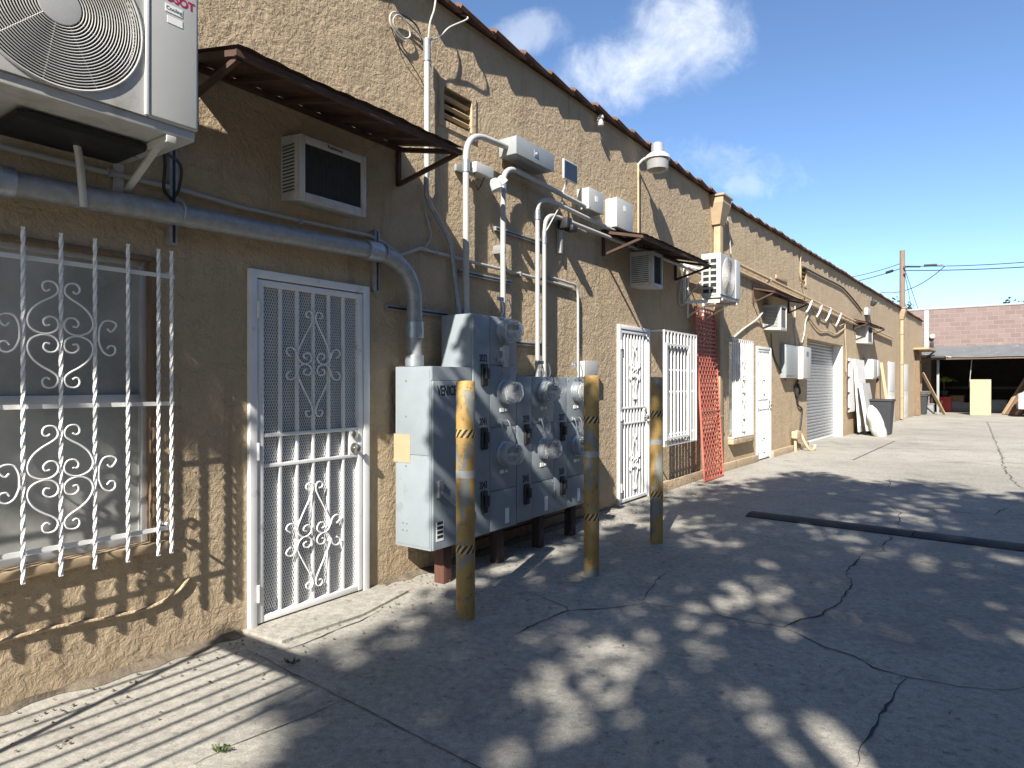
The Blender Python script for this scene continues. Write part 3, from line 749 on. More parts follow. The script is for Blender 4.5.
awning(F1, a1s0, a1s1, .61, F1.z(465, 147, .609)-.01, 3.17, 'long rusty awning over the nearest window air conditioner', 5)
awning(F1, F1.s(601), F1.s(711, .5), .52, 3.05, 3.17, 'rusty awning under the white junction boxes', 4)
awning(F2, F2.s(752), F2.s(806, .35), .42, F2.z(752, 292), F2.z(752, 288)+.03, 'rusty awning between the outdoor fan unit and the roller shutter', 3)
awning(F2, F2.s(853), F2.s(882, .3), .4, F2.z(856, 324), F2.z(856, 321)+.03, 'farthest rusty awning beside the second downspout', 3)

# ------------------------------------------------------------------ window air conditioners
def window_ac(f, s0, s1, n1, z0, z1, label, txt=None, tilt=.02):
    r = thing('window_air_conditioner', label, 'air conditioner', f, (s0, 0, z0), group='window air conditioners sticking out of the wall')
    m = MB(r, f); m.box(s0, s1, -.1, n1-.03, z0, z1, .006)
    bm_ = m.bm
    for v in bm_.verts: v.co.z -= tilt*(v.co.y/n1)
    body = m.build('casing', ACWHITE)
    m = MB(r, f)
    for i in range(14):
        z = z0+.06+(z1-z0-.12)*i/13
        m.box(s0-.004, s0+.002, .02, n1-.06, z-.004-tilt*.5, z+.004-tilt*.5)
    m.build('side_louvres', DARKGRILL, body)
    fr = MB(r, f); w_ = .035; zz0, zz1 = z0-tilt, z1-tilt
    fr.box(s0, s0+w_, n1-.03, n1, zz0, zz1, .006); fr.box(s1-w_, s1, n1-.03, n1, zz0, zz1, .006)
    fr.box(s0+w_, s1-w_, n1-.03, n1-.001, zz1-w_*1.25, zz1, .006); fr.box(s0+w_, s1-w_, n1-.03, n1-.001, zz0, zz0+w_*1.5, .006)
    fr.build('front_frame', ACWHITE)
    g_ = MB(r, f); g_.box(s0+w_, s1-w_, n1-.03, n1-.022, zz0+w_*1.5, zz1-w_*1.25)
    k = int((s1-s0)/.012)
    for i in range(k): 
        s = s0+w_+(s1-s0-2*w_)*(i+.5)/k; g_.box(s-.0012, s+.0012, n1-.0215, n1-.016, zz0+w_*1.5, zz1-w_*1.25)
    g_.build('rear_grille', DARKGRILL, smooth=False)
    if txt: lettering(txt, r, f, (s0+s1)/2, n1, zz1-w_*.62, .022, INK, bold=.0006)
    return r
window_ac(F1, F1.s(281), F1.s(366.5, .19), .19, F1.z(301, 196, .19), F1.z(299, 129, .19), 'nearest window air conditioner with dark back grille under the long awning', 'Kenmore')
window_ac(F1, F1.s(630), F1.s(663, .3), .30, F1.z(645, 287, .15), F1.z(645, 252, .15), 'window air conditioner under the awning above the second security door')
window_ac(F2, F2.s(763), F2.s(787, .33), .33, 2.46, 2.93, 'window air conditioner above and between the two far white doors')
window_ac(F2, F2.s(856), F2.s(872, .3), .32, F2.z(860, 344), F2.z(860, 326), 'farthest window air conditioner above the leaning white boards')

# ------------------------------------------------------------------ outdoor fan units
def fan_unit(f, s0, s1, n0, n1, z0, z1, label, logo, bracket_s, near):
    r = thing('outdoor_fan_unit', label, 'air conditioner', f, (s0, 0, z0), group='outdoor fan units on wall brackets')
    sp_ = s0+(s1-s0)*.75; cs = (s0+sp_)/2; cz = (z0+z1)/2+.005; fr = min((z1-z0)/2-.05, (sp_-s0)/2-.03)
    m = MB(r, f); m.box(s0, s1, n0, n1-.09, z0+.03, z1, .012)
    m.plate_hole(s0+.004, sp_, z0+.045, z1-.006, cs, cz, fr, n1-.001, .088)
    for (p0, p1) in (((s0+.004, z1-.006), (sp_, z1-.006)), ((s0+.004, z0+.045), (sp_, z0+.045))):
        m.face(((p0[0], n1-.001, p0[1]), (p1[0], n1-.001, p1[1]), (p1[0], n1-.092, p1[1]), (p0[0], n1-.092, p0[1])))
    m.face(((s0+.004, n1-.001, z0+.045), (s0+.004, n1-.001, z1-.006), (s0+.004, n1-.092, z1-.006), (s0+.004, n1-.092, z0+.045)))
    body = m.build('housing', ACWHITE)
    MB(r, f).box(sp_+.001, s1, n1-.092, n1+.004, z0+.045, z1-.004, .014, 3).build('service_panel', ACGREY)
    MB(r, f).box(sp_-.012, sp_+.004, n1-.02, n1+.008, z0+.05, z1-.008, .003).build('edge_trim', WHITE)
    MB(r, f).box(s0+.01, s1-.01, n0+.01, n1-.012, z0, z0+.044, .006).build('base_pan', ACWHITE)
    MB(r, f).lathe((cs, n1-.088, cz), (0, 1, 0), [(fr*.99, 0), (fr*.99, .002)], 48).build('fan_cavity', DARK)
    fb = MB(r, f)
    for k in range(3):
        a0 = k*2*math.pi/3+.4; prev = None
        for i in range(7):
            a = a0+i*.2; tw = .03*(i/6)
            p = [fb._new((cs+math.cos(a)*q, n1-.075+tw, cz+math.sin(a)*q)) for q in (.07, fr*.93)]
            if prev: fb.bm.faces.new((prev[0], prev[1], p[1], p[0]))
            prev = p
    fb.lathe((cs, n1-.08, cz), (0, 1, 0), [(.06, 0), (.06, .035), (.03, .045)], 20)
    fb.build('fan', M('dark grey fan plastic', (.06, .06, .062), .5))
    g_ = MB(r, f); nr = 22 if near else 10; segs = 56 if near else 32; tr = .0027 if near else .006
    for i in range(nr):
        q = .075+(fr-.008-.075)*i/(nr-1); bul = .012*(1-(q/fr)**2)
        g_.tube([(cs+math.cos(2*math.pi*k/segs)*q, n1+.004+bul, cz+math.sin(2*math.pi*k/segs)*q) for k in range(segs)], tr, 5, closed=True)
    for k in range(10):
        a = 2*math.pi*k/10+.15; g_.tube([(cs+math.cos(a)*q, n1+.002+.012*(1-(q/fr)**2), cz+math.sin(a)*q) for q in (.06, .15, fr*.8, fr+.012)], tr*1.15, 5)
    g_.build('fan_grille', ACWHITE)
    MB(r, f).lathe((cs, n1+.012, cz), (0, 1, 0), [(.078, 0), (.076, .006), (.05, .008), (.002, .008)], 28).build('hub_cap', ACGREY)
    g2 = MB(r, f); g2.tube([(cs+math.cos(2*math.pi*k/64)*(fr+.006), n1+.001, cz+math.sin(2*math.pi*k/64)*(fr+.006)) for k in range(64)], .007, 6, closed=True); g2.build('grille_ring', ACWHITE)
    # side vents
    v = MB(r, f); hh = (z1-z0-.12)/6; d2_ = (n1-n0-.09)/2
    for i in range(6):
        for j in range(2):
            v.box(s0-.003, s0+.004, n0+.03+d2_*j*1.1, n0+.03+d2_*j*1.1+d2_*.85, z0+.07+hh*i, z0+.07+hh*i+hh*.62)
    v.build('side_vents', DARK, smooth=False)
    if logo:
        lettering(logo, r, f, s0+(s1-s0)*.885, n1+.0045, z1-.118, .036, REDINK, bold=.0015)
        MB(r, f).box(s0+(s1-s0)*.83, s0+(s1-s0)*.915, n1+.0042, n1+.0055, z1-.185, z1-.15).build('sticker', PAPER)
        lettering('Cooling', r, f, s0+(s1-s0)*.872, n1+.006, z1-.167, .016, BLUEINK)
        MB(r, f).box(s0+(s1-s0)*.84, s0+(s1-s0)*.915, n1+.0042, n1+.0055, z1-.232, z1-.200).build('sticker', PAPER)
    for s in bracket_s:
        m = MB(r, f); m.box(s-.022, s+.022, .003, .02, z0-.06, z0+.42); m.box(s-.022, s+.022, .02, n1-.01, z0-.035, z0-.003, .004)
        m.beam((s, .02, z0-.22), (s, n1-.14, z0-.03), .03, .012); m.box(s-.022, s+.022, .003, .02, z0-.25, z0-.061)
        m.build('bracket', ACWHITE if near else WHITE)
        for nn_ in (n0+.06, n1-.05): MB(r, f).lathe((s, nn_, z0-.004), (0, 0, -1), [(.012, -.01), (.012, .035), (.004, .04)], 8).build('bolt', GALV)
    return r
ac1z0 = F1.z(170, 133, .509)-.01
r = fan_unit(F1, .735, 1.645, .14, .53, ac1z0, ac1z0+.72, 'large outdoor fan unit above the barred window in the foreground', 'TOSOT', (.85, 1.527), True)
MB(r, F1).tube([(F1.s(70, .17), .17, ac1z0+.03), (F1.s(78, .17), .17, F1.z(78, 150, .17)), (F1.s(84, .16), .16, F1.z(84, 207, .16))], .016, 10, smooth=4).build('drain_hose', CABLEW)
for px, dn in ((163, .3), (178, .24)):
    MB(r, F1).tube([(1.60, dn, ac1z0+.02), (F1.s(px, .12), .14, F1.z(px, 165, .12)), (F1.s(px+2, .08), .07, F1.z(px+2, 188, .08)), (F1.s(172, .05), .05, F1.z(172, 200, .05))], .008, 8, smooth=5).build('cable', CABLEB)
MB(r, F1).box(1.0, 1.5, .05, .35, ac1z0-.05, ac1z0-.012, .01).build('underside_pad', DARK)
r = fan_unit(F1, 9.16, 10.06, .25, .53, F1.z(721, 297, .53), F1.z(721, 252, .53), 'smaller outdoor fan unit beside the downspout above the red mesh panel', None, (9.28, 9.95), False)
zz = F1.z(721, 297, .53)
m = MB(r, F1); m.beam((9.05, .05, zz+.5), (9.05, .05, zz-.06), .03, .03); m.beam((9.05, .05, zz-.05), (9.2, .5, zz-.05), .04, .04); m.beam((9.05, .05, zz+.48), (9.2, .3, zz+.40), .025, .025); m.build('side_stay', WHITE)
MB(r, F1).tube([(9.2, .3, zz+.3), (9.08, .15, zz+.1), (9.0, .03, zz-.1), (8.9, .02, zz+.0), (8.98, .03, zz+.25)], .012, 8, smooth=5).build('line_set', CABLEW)

# ------------------------------------------------------------------ conduits
def conduit(label, f, runs, r, mat, couplings=(), straps=(), name='conduit', cat='conduit', group=None, seg=12, smooth=0):
    p0 = runs[0]
    t = thing(name, label, cat, f, p0, group)
    MB(t, f).tube(runs, r, seg, smooth=smooth).build('pipe', mat)
    for (a, b2) in couplings: MB(t, f).tube([a, b2], r*1.22, seg).build('coupling', GALV)
    for p in straps: MB(t, f).box(p[0]-.012, p[0]+.012, .002, p[1]+r*1.15, p[2]-r*1.5, p[2]+r*1.5, .002).build('strap', GALVDARK)
    return t
def bend(p, c, q, k=8):                       # quarter bend with control corner c
    p, c, q = Vector(p), Vector(c), Vector(q)
    return [tuple(p*(1-t)**2+c*2*t*(1-t)+q*t*t) for t in [i/k for i in range(k+1)]]
NB = .105
pA = (-.5, NB, F1.z(0, 181, NB)+.0); sB = F1.s(372, NB); zB = F1.z(372, 251, NB); sC = F1.s(414.5, NB); zC = F1.z(414.5, 305, NB)
zA = F1.z(20, 185, NB)
big = conduit('fat grey conduit across the wall that bends down into the meter cabinet', F1, [(-.5, NB, zA-.03), (F1.s(20, NB), NB, zA)] + bend((sB, NB, zB), (sC, NB, zB), (sC, NB, zC)) + [(sC, NB, 1.50)], .057, GALVDARK,
              couplings=[((F1.s(-4, NB), NB, zA), (F1.s(12, NB), NB, zA)), ((sB-.06, NB, zB), (sB+.06, NB, zB)), ((sC, NB, F1.z(414, 338, NB)), (sC, NB, F1.z(414, 322, NB))), ((sC, NB, 1.56), (sC, NB, 1.64))])
for px, y0, y1 in ((172.5, 148, 245), (376, 230, 292)):
    s = F1.s(px, .03); m = MB(big, F1); m.box(s-.02, s+.02, .003, .045, F1.z(px, y1, .03), F1.z(px, y0, .03), .003)
    k = MB(big, F1); o = m.build('strut_channel', GALVDARK)
    k.box(s-.007, s+.007, .0455, .047, F1.z(px, y1, .03)+.01, F1.z(px, y0, .03)-.01)  # dark strip on the channel face stands in for shade in the slot
    k.build('slot_shade_strip', DARK, o, smooth=False)
    zc = zA+(zB-zA)*.55 if px < 300 else zB
    MB(big, F1).tube([(s+.0, NB+.059*math.cos(a), zc+.059*math.sin(a)) for a in [i*math.pi/10-math.pi/2 for i in range(11)]], .007, 6).build('clamp', GALVDARK)
zt0 = F1.z(20, 152, .03); zt1 = F1.z(240, 207, .03); zt2 = F1.z(375, 237, .03); zt3 = F1.z(460, 259, .03)
conduit('thin conduit running along the wall just above the fat conduit', F1, [(-.5, .03, zt0), (F1.s(185, .03), .03, F1.z(185, 191, .03)), (F1.s(240, .03), .03, zt1), (F1.s(370, .03), .03, zt2), (F1.s(385, .03), .03, zt2-.03), (F1.s(400, .03), .03, zt2-.09), (F1.s(420, .03), .03, F1.z(420, 248, .03)), (F1.s(462, .03), .03, zt3), (F1.s(548, .03), .03, F1.z(548, 281, .03)), (F1.s(572, .03), .03, F1.z(572, 288, .03))], .0135, PVC, straps=[(F1.s(p, .03), .03, F1.z(p, y, .03)) for p, y in ((110, 173), (300, 221), (436, 252), (520, 274))])
s466, s503, s537, s544, s578 = F1.s(466, .09), F1.s(503, .10), F1.s(537.5, .09), F1.s(544, .09), F1.s(578, .03)
GB = (F1.s(499, .02), F1.s(553, .2), .02, .21, F1.z(513.5, 152, .2), F1.z(513.5, 134, .2))   # gutter box
zg = (GB[4]+GB[5])/2
conduit('grey conduit riser with a hooked top that enters the long grey wall box', F1, [(s466, .09, 1.95)] + [(s466, .09, F1.z(466, 165, .09))] + bend((s466, .09, F1.z(466, 158, .09)), (s466, .09, F1.z(466, 133, .09)), (F1.s(483, .09), .09, F1.z(480, 136, .09))) + [(GB[0]+.01, .10, zg)], .026, PVC, couplings=[((s466, .09, F1.z(466, 172, .09)), (s466, .09, F1.z(466, 160, .09))), ((s466, .09, 2.02), (s466, .09, 1.95))])
zh = F1.z(515, 170, .1); zh2 = zh-.06
conduit('grey conduit riser that hooks right below the long grey wall box', F1, [(s503, .10, 1.95), (s503, .10, F1.z(503, 190, .1))] + bend((s503, .10, F1.z(503, 186, .1)), (s503, .10, zh), (s503+.22, .10, zh)) + [(F1.s(590, .1), .10, zh-.05)], .024, PVC, couplings=[((s503, .10, F1.z(503, 192, .1)), (s503, .10, F1.z(503, 180, .1)))], straps=[(s503, .1, 2.6)])
zj = F1.z(546, 199, .09)
conduit('left pipe of the paired conduit risers above the meter cabinet', F1, [(s537, .09, 1.47), (s537, .09, F1.z(538, 215, .09))] + bend((s537, .09, F1.z(538, 212, .09)), (s537, .09, zj), (s537+.25, .09, zj)) + [(F1.s(625, .09), .09, zj-.04)], .022, PVC, couplings=[((s537, .09, F1.z(538, 220, .09)), (s537, .09, F1.z(538, 210, .09))), ((s537, .09, 1.475), (s537, .09, 1.55))], group='paired conduit risers')
zk = zj-.13
conduit('right pipe of the paired conduit risers above the meter cabinet', F1, [(s544, .09, 1.47), (s544, .09, zk-.25)] + bend((s544, .09, zk-.22), (s544, .09, zk), (s544+.22, .09, zk)) + [(F1.s(650, .09), .09, zk), (S_BEND-.5, .07, zk+.02)], .022, PVC, couplings=[((s544, .09, zk-.3), (s544, .09, zk-.23)), ((s544, .09, 1.475), (s544, .09, 1.55))], group='paired conduit risers')
conduit('thin bent conduit dropping behind the right end of the meter cabinet', F1, [(F1.s(550, .03), .03, F1.z(550, 277, .03)), (s578-.1, .03, F1.z(572, 284, .03))] + bend((s578-.08, .03, F1.z(572, 284, .03)), (s578, .03, F1.z(576, 286, .03)), (s578, .03, F1.z(578, 300, .03))) + [(s578, .03, 1.35)], .013, PVC)
# wall strut rails behind the risers
for label, pxa, pxb, y in (('short slotted strut rail behind the fat conduit drop', 387, 449, 311), ('slotted strut rail behind the paired conduit risers', 496, 545, 236), ('lower slotted strut rail beside the tall meter box', 514, 548, 344), ('slotted strut rail crossing behind the hooked riser', 460, 512, 277)):
    a, b2 = F1.s(pxa, .03), F1.s(pxb, .03); z = F1.z((pxa+pxb)/2, y, .03)
    t = thing('strut_rail', label, 'rail', F1, (a, 0, z), group='slotted strut rails on the wall')
    m = MB(t, F1); m.box(a, b2, .003, .03, z-.018, z+.018, .003); m.build('channel', GALVDARK)
    MB(t, F1).box(a+.008, b2-.008, .0305, .032, z-.007, z+.007).build('slot_shade_strip', DARK, smooth=False)  # dark strip laid over the rail as the shade of its open slot
# service mast
s428 = F1.s(427, .07)
mast = thing('service_mast', 'slim pale service mast pipe right of the nearest awning', 'conduit', F1, (s428, .07, 3.0))
zm = lambda y: F1.z(428, y, .07)
MB(mast, F1).tube([(s428, .07, zm(45)), (s428, .07, zm(168))], .023, 12).build('pipe', PVC)
MB(mast, F1).tube([(s428, .07, zm(165)), (s428+.01, .06, zm(195)), (F1.s(436, .05), .05, F1.z(436, 215, .05)), (F1.s(449, .05), .05, F1.z(449, 240, .05)), (F1.s(453, .05), .05, F1.z(453, 262, .05)), (F1.s(456, .06), .06, F1.z(456, 290, .06)), (F1.s(457.5, .1), .12, 1.93)], .02, 10, smooth=5).build('flexible_pipe', GALVDARK)
MB(mast, F1).tube([(s428, .07, zm(62)), (s428, .07, zm(40)), ], .028, 10).build('weather_head', GALVDARK)
MB(mast, F1).tube([(s428+.012, .05, zm(170)), (s428+.03, .02, zm(205)), (F1.s(431, .02), .02, F1.z(431, 235, .02)), (F1.s(424, .02), .02, F1.z(424, 250, .02))], .006, 6, smooth=5).build('cable', PVC)
MB(mast, F1).tube([(s428, .08, zm(45)), (s428-.0, .10, zm(25)), (s428+.03, .12, zm(8)), (s428+.06, .1, HT+.05), (s428+.1, -.1, HT+.1)], .007, 6, smooth=5).build('cable', CABLEW)
MB(mast, F1).tube([(s428, .08, zm(42)), (F1.s(440, .08), .08, F1.z(440, 36, .08)), (F1.s(450, .1), .1, F1.z(450, 27, .1)), (F1.s(466, .1), .12, F1.z(466, 19, .1)), (F1.s(466, .1)+.1, -.1, HT+.1)], .007, 6, smooth=5).build('cable', CABLEW)
lp = thing('cable_loop', 'coiled pale cable loop hanging on the wall beside the service mast', 'cable', F1, (F1.s(400, .03), .03, 3.9))
zl = lambda px, py: (F1.s(px, .03), .03, F1.z(px, py, .03))
MB(lp, F1).tube([zl(405, 42), zl(398, 36), zl(391, 25), zl(390, 16), zl(394, 12), zl(401, 16), zl(408, 27), zl(410, 36), zl(404, 38), zl(396, 29), zl(393, 20), zl(398, 15), zl(407, 22), zl(418, 33), zl(424, 42)], .0065, 6, smooth=5).build('coil', CABLEW)
MB(lp, F1).tube([zl(391, 27), zl(398, 45), zl(410, 62), zl(420, 78), zl(425, 88)], .0035, 6, smooth=4).build('tail', CABLEB)
MB(lp, F1).tube([zl(396, 12), zl(408, 18), zl(418, 28), zl(424, 48)], .006, 6, smooth=4).build('lead', CABLEB)
# cable along foot under the window (plastered in ridge)
conduit('tan painted cable sagging under the barred window', F1, [(F1.s(-30), .006, F1.z(-30, 648)), (F1.s(0), .006, F1.z(0, 641)), (F1.s(50), .008, F1.z(50, 628)), (F1.s(110), .008, F1.z(110, 617)), (F1.s(150), .006, F1.z(150, 607)), (F1.s(176), .008, F1.z(176, 592)), (F1.s(188), .006, F1.z(188, 578))], .010, STUCCO, name='painted_cable', cat='cable', seg=8, smooth=4)

# ------------------------------------------------------------------ boxes and fixtures on the wall
gb = thing('gutter_box', 'long grey wireway box above the hooked conduit risers', 'electrical box', F1, (GB[0], 0, GB[4]))
MB(gb, F1).box(GB[0], GB[1], GB[2], GB[3]-.012, GB[4], GB[5], .003).build('body', BOXGREY)
MB(gb, F1).box(GB[0]-.004, GB[1]+.004, GB[3]-.0115, GB[3], GB[4]-.004, GB[5]+.004, .003).build('cover', BOXGREY)
cx_ = (GB[0]+GB[1])/2; MB(gb, F1).box(cx_-.03, cx_+.03, GB[3], GB[3]+.004, zg-.03, zg+.03).build('latch_plate', GALV)
MB(gb, F1).lathe((cx_, GB[3]+.004, zg), (0, 1, 0), [(.013, 0), (.013, .008), (.002, .01)], 10).build('latch', BOXWHITE)
def jbox(label, x0, x1, y0, y1, n1):
    a, b2 = F1.s(x0, n1), F1.s(x1, n1); z0, z1 = F1.z(x0, y1, n1), F1.z(x0, y0, n1)
    t = thing('junction_box', label, 'electrical box', F1, (a, 0, z0), group='white junction boxes in a row')
    MB(t, F1).box(a, b2, .004, n1-.01, z0, z1, .004).build('body', BOXWHITE)
    MB(t, F1).box(a-.004, b2+.004, n1-.0095, n1, z0-.004, z1+.004, .003).build('cover', BOXWHITE)
    MB(t, F1).box((a+b2)/2-.03, (a+b2)/2+.03, n1, n1+.002, z1-.12, z1-.06).build('label', PAPER)
    for s in (a+.02, b2-.02): MB(t, F1).lathe((s, n1, z0+.02), (0, 1, 0), [(.006, 0), (.006, .004), (.001, .005)], 8).build('screw', GALV)
jbox('smaller white junction box nearer the solar lamp', 589, 603.5, 187, 208, .15)
jbox('taller white junction box above the second awning', 617, 632.5, 197, 226, .15)
# flood light
fl = thing('flood_light', 'white twin-head flood light between the two hooked risers', 'lamp', F1, (F1.s(470), 0, F1.z(470, 175)))
fz = F1.z(480, 172, .1); fs = F1.s(474, .1)
MB(fl, F1).box(fs-.02, fs+.22, .03, .14, fz-.03, fz+.06, .012).build('housing', BOXWHITE)
MB(fl, F1).box(fs-.14, fs+.0, .004, .03, fz-.03, fz+.02, .004).build('wall_plate', GALVDARK)
MB(fl, F1).lathe((fs+.17, .17, fz-.05), (.25, .3, -1), [(.028, 0), (.045, .03), (.05, .09), (.044, .095), (.01, .09)], 16).build('lamp_head', BOXWHITE)
MB(fl, F1).lathe((fs+.27, .15, fz+.0), (.5, .3, -.6), [(.025, 0), (.04, .03), (.045, .07), (.038, .075), (.01, .07)], 16).build('lamp_head', BOXWHITE)
MB(fl, F1).tube([(fs, .1, fz-.03), (fs+.04, .1, fz-.14), (fs+.12, .06, fz-.12), (fs+.14, .1, fz-.03)], .005, 6, smooth=4).build('cable', CABLEB)
# solar lamp
sl_ = thing('solar_lamp', 'small solar panel lamp with white frame and black sensor head', 'lamp', F1, (F1.s(566), 0, F1.z(566, 185)))
sn = .12; a, b2 = F1.s(564, sn), F1.s(577.5, sn); z0, z1 = F1.z(564, 178, sn), F1.z(564, 158, sn)
MB(sl_, F1).box(a, b2, sn-.02, sn, z0, z1, .004).build('panel_frame', BOXWHITE)
MB(sl_, F1).box(a+.015, b2-.015, sn, sn+.003, z0+.015, z1-.015).build('solar_cells', M('dark solar cells', (.02, .022, .03), .2, bmp=0))
MB(sl_, F1).tube([((a+b2)/2, sn-.02, z0+.08), ((a+b2)/2-.02, .06, z0-.06), ((a+b2)/2-.02, .02, z0-.12)], .012, 8).build('arm', BOXWHITE)
MB(sl_, F1).tube([((a+b2)/2-.02, .05, z0-.1), (F1.s(560, .1), .1, F1.z(560, 205, .1)), (F1.s(551, .11), .11, F1.z(551, 222, .11)), (F1.s(546, .11), .11, F1.z(546, 231, .11))], .006, 6, smooth=4).build('cable', CABLEW)
ks = F1.s(563, .12); kz = F1.z(566, 224, .12)
m = MB(sl_, F1); m.box(ks, ks+.10, .05, .17, kz-.05, kz+.06, .015); m.box(ks+.06, ks+.16, .1, .2, kz-.07, kz-.01, .015); m.build('sensor_head', DARK)
MB(sl_, F1).box(F1.s(560.5, .05), F1.s(562.8, .05), .004, .05, F1.z(561, 253, .05), F1.z(561, 219, .05), .004).build('wall_mount', BOXWHITE)
# barn light
bs_ = F1.s(637); bz = F1.z(651, 168, .26)
bl = thing('yard_light', 'dusk-to-dawn yard light with ribbed lens at the roof edge', 'lamp', F1, (bs_, .26, bz))
MB(bl, F1).lathe((bs_, .27, bz), (0, 0, 1), [(.09, 0), (.125, .02), (.135, .13), (.13, .135)], 28).build('lens', LENS)
MB(bl, F1).lathe((bs_, .27, bz+.135), (0, 0, 1), [(.135, 0), (.155, .01), (.145, .05), (.10, .085), (.075, .095)], 28).build('reflector', BOXWHITE)
MB(bl, F1).lathe((bs_, .27, bz+.23), (0, 0, 1), [(.07, 0), (.078, .01), (.075, .10), (.045, .12), (.002, .125)], 24).build('ballast_cap', ALUM)
MB(bl, F1).tube([(bs_, .20, bz+.2), (bs_-.02, .1, bz+.18), (bs_-.02, .02, bz+.12)], .018, 8, smooth=4).build('arm', BOXWHITE)
MB(bl, F1).tube([(bs_-.03, .03, bz+.12), (bs_-.03, .03, zk+.05), (bs_-.0, .05, zk+.0)], .013, 8).build('supply_pipe', TANPIPE)
ef = thing('eave_fixture', 'tiny white fixture hung under the tile edge', 'fixture', F1, (F1.s(601), 0, F1.z(601, 122)))
es = F1.s(600, .06); ez = F1.z(601, 122, .06)
m = MB(ef, F1); m.lathe((es, .07, ez-.05), (0, 0, 1), [(.03, 0), (.035, .03), (.02, .05), (.02, .07), (.035, .08), (.03, .11), (.01, .12)], 14); m.build('insulator', BOXWHITE)
MB(ef, F1).box(es-.012, es+.012, .003, .07, ez+.01, ez+.03).build('bracket', GALV)

# ------------------------------------------------------------------ meter bank
CN = .41; BK = .05
L0 = F1.s(433, CN); C0 = F1.s(473, CN); C1 = F1.s(516.5, CN); R1 = F1.s(585, CN)
zb_ = F1.z(433, 552, CN); zl1 = F1.z(433, 366, CN); zc1 = F1.z(473, 313, CN); zr1 = F1.z(585, 379, CN)+.015
mbk = thing('meter_bank', 'blue grey electric meter cabinet behind the bollards', 'meter cabinet', F1, (L0, 0, zb_))
MB(mbk, F1).box(L0, C0-.003, BK, CN-.02, zb_, zl1, .004).build('service_cabinet', CABINET)
MB(mbk, F1).box(L0+.004, C0-.006, CN-.0195, CN, zb_+.004, zl1-.10, .004).build('service_door', CABINET)
m = MB(mbk, F1); m.prism([(L0+.002, CN-.0195, zl1-.096), (C0-.006, CN-.0195, zl1-.096), (C0-.006, CN-.0195, zl1-.002), (L0+.002, CN-.0195, zl1-.002)], (0, .012, 0)); m.build('top_flange', CABINET)
MB(mbk, F1).box(C0, C1, BK+.05, CN-.02, zb_+.01, zc1, .004).build('tall_cabinet', CABINET)
MB(mbk, F1).box(C1+.003, R1, BK+.02, CN-.02, zb_+.02, zr1, .004).build('side_cabinet', CABINET)
# side plate seam + tape + studs on the near end
MB(mbk, F1).box(L0-.004, L0-.0005, BK+.02, CN-.03, (zb_+zl1)/2+.02, zl1-.02, .001).build('end_plate', CABINET)
MB(mbk, F1).box(L0-.004, L0-.0005, BK+.02, CN-.03, zb_+.02, (zb_+zl1)/2+.012, .001).build('end_plate', CABINET)
zs = F1.z(403, 448, .12); m = MB(mbk, F1); m.box(L0-.0065, L0-.0042, BK-.01, .20, zs-.10, zs+.10); m.build('warning_tape', STICKER)
m = MB(mbk, F1)
for nn_, z in ((.16, zl1-.35), (.16, zl1-.70), (.13, zb_+.12), (.17, zb_+.12), (.13, zb_+.17), (.17, zb_+.17), (.16, zl1-.1)): m.lathe((L0-.004, nn_, z), (-1, 0, 0), [(.008, 0), (.007, .004), (.001, .005)], 8)
m.build('studs', GALV)
lettering('VENICE', mbk, F1, F1.s(447, CN), CN+.0008, F1.z(447, 391, CN), .07, INK, bold=.002, sx=.62)
m = MB(mbk, F1); hs, hz = F1.s(438, CN), F1.z(438, 489, CN)
m.box(hs-.02, hs+.03, CN, CN+.03, hz-.06, hz+.06, .004); m.beam((hs+.005, CN+.03, hz-.02), (hs+.12, CN+.06, hz-.12), .022, .022); m.build('handle', GALVDARK)
MB(mbk, F1).box(F1.s(436, CN), F1.s(443.5, CN), CN+.0005, CN+.002, F1.z(440, 541, CN), F1.z(440, 522, CN)).build('label', PAPER)
m = MB(mbk, F1); 
for i in range(4):
    z = F1.z(440, 538-4.5*i, CN); m.box(F1.s(437, CN), F1.s(442.8, CN), CN+.0022, CN+.003, z, z+.02)
m.build('label_print', INK, smooth=False)
strips = [(C0, F1.s(490, CN), F1.s(490, CN), C1, zb_+.01, zc1), (C1+.003, F1.s(532, CN), F1.s(532, CN), F1.s(554, CN), zb_+.02, zr1), (F1.s(554, CN), F1.s(567, CN), F1.s(567, CN), R1, zb_+.02, zr1)]
rowsz = [[F1.z(507.6, y, CN) for y in (332, 392, 453)], [F1.z(547, y, CN) for y in (391.6, 447.7)], [F1.z(578.5, y, CN) for y in (391.6, 445)]]
hz_ = [[F1.z(487.5, y, CN) for y in (375, 438, 501)], [F1.z(529.5, y, CN) for y in (434, 493)], [F1.z(565.5, y, CN) for y in (431, 484.6)]]
nums = [['2032', '2041', '2043'], ['2039', '2045'], ['2037', '2035']]
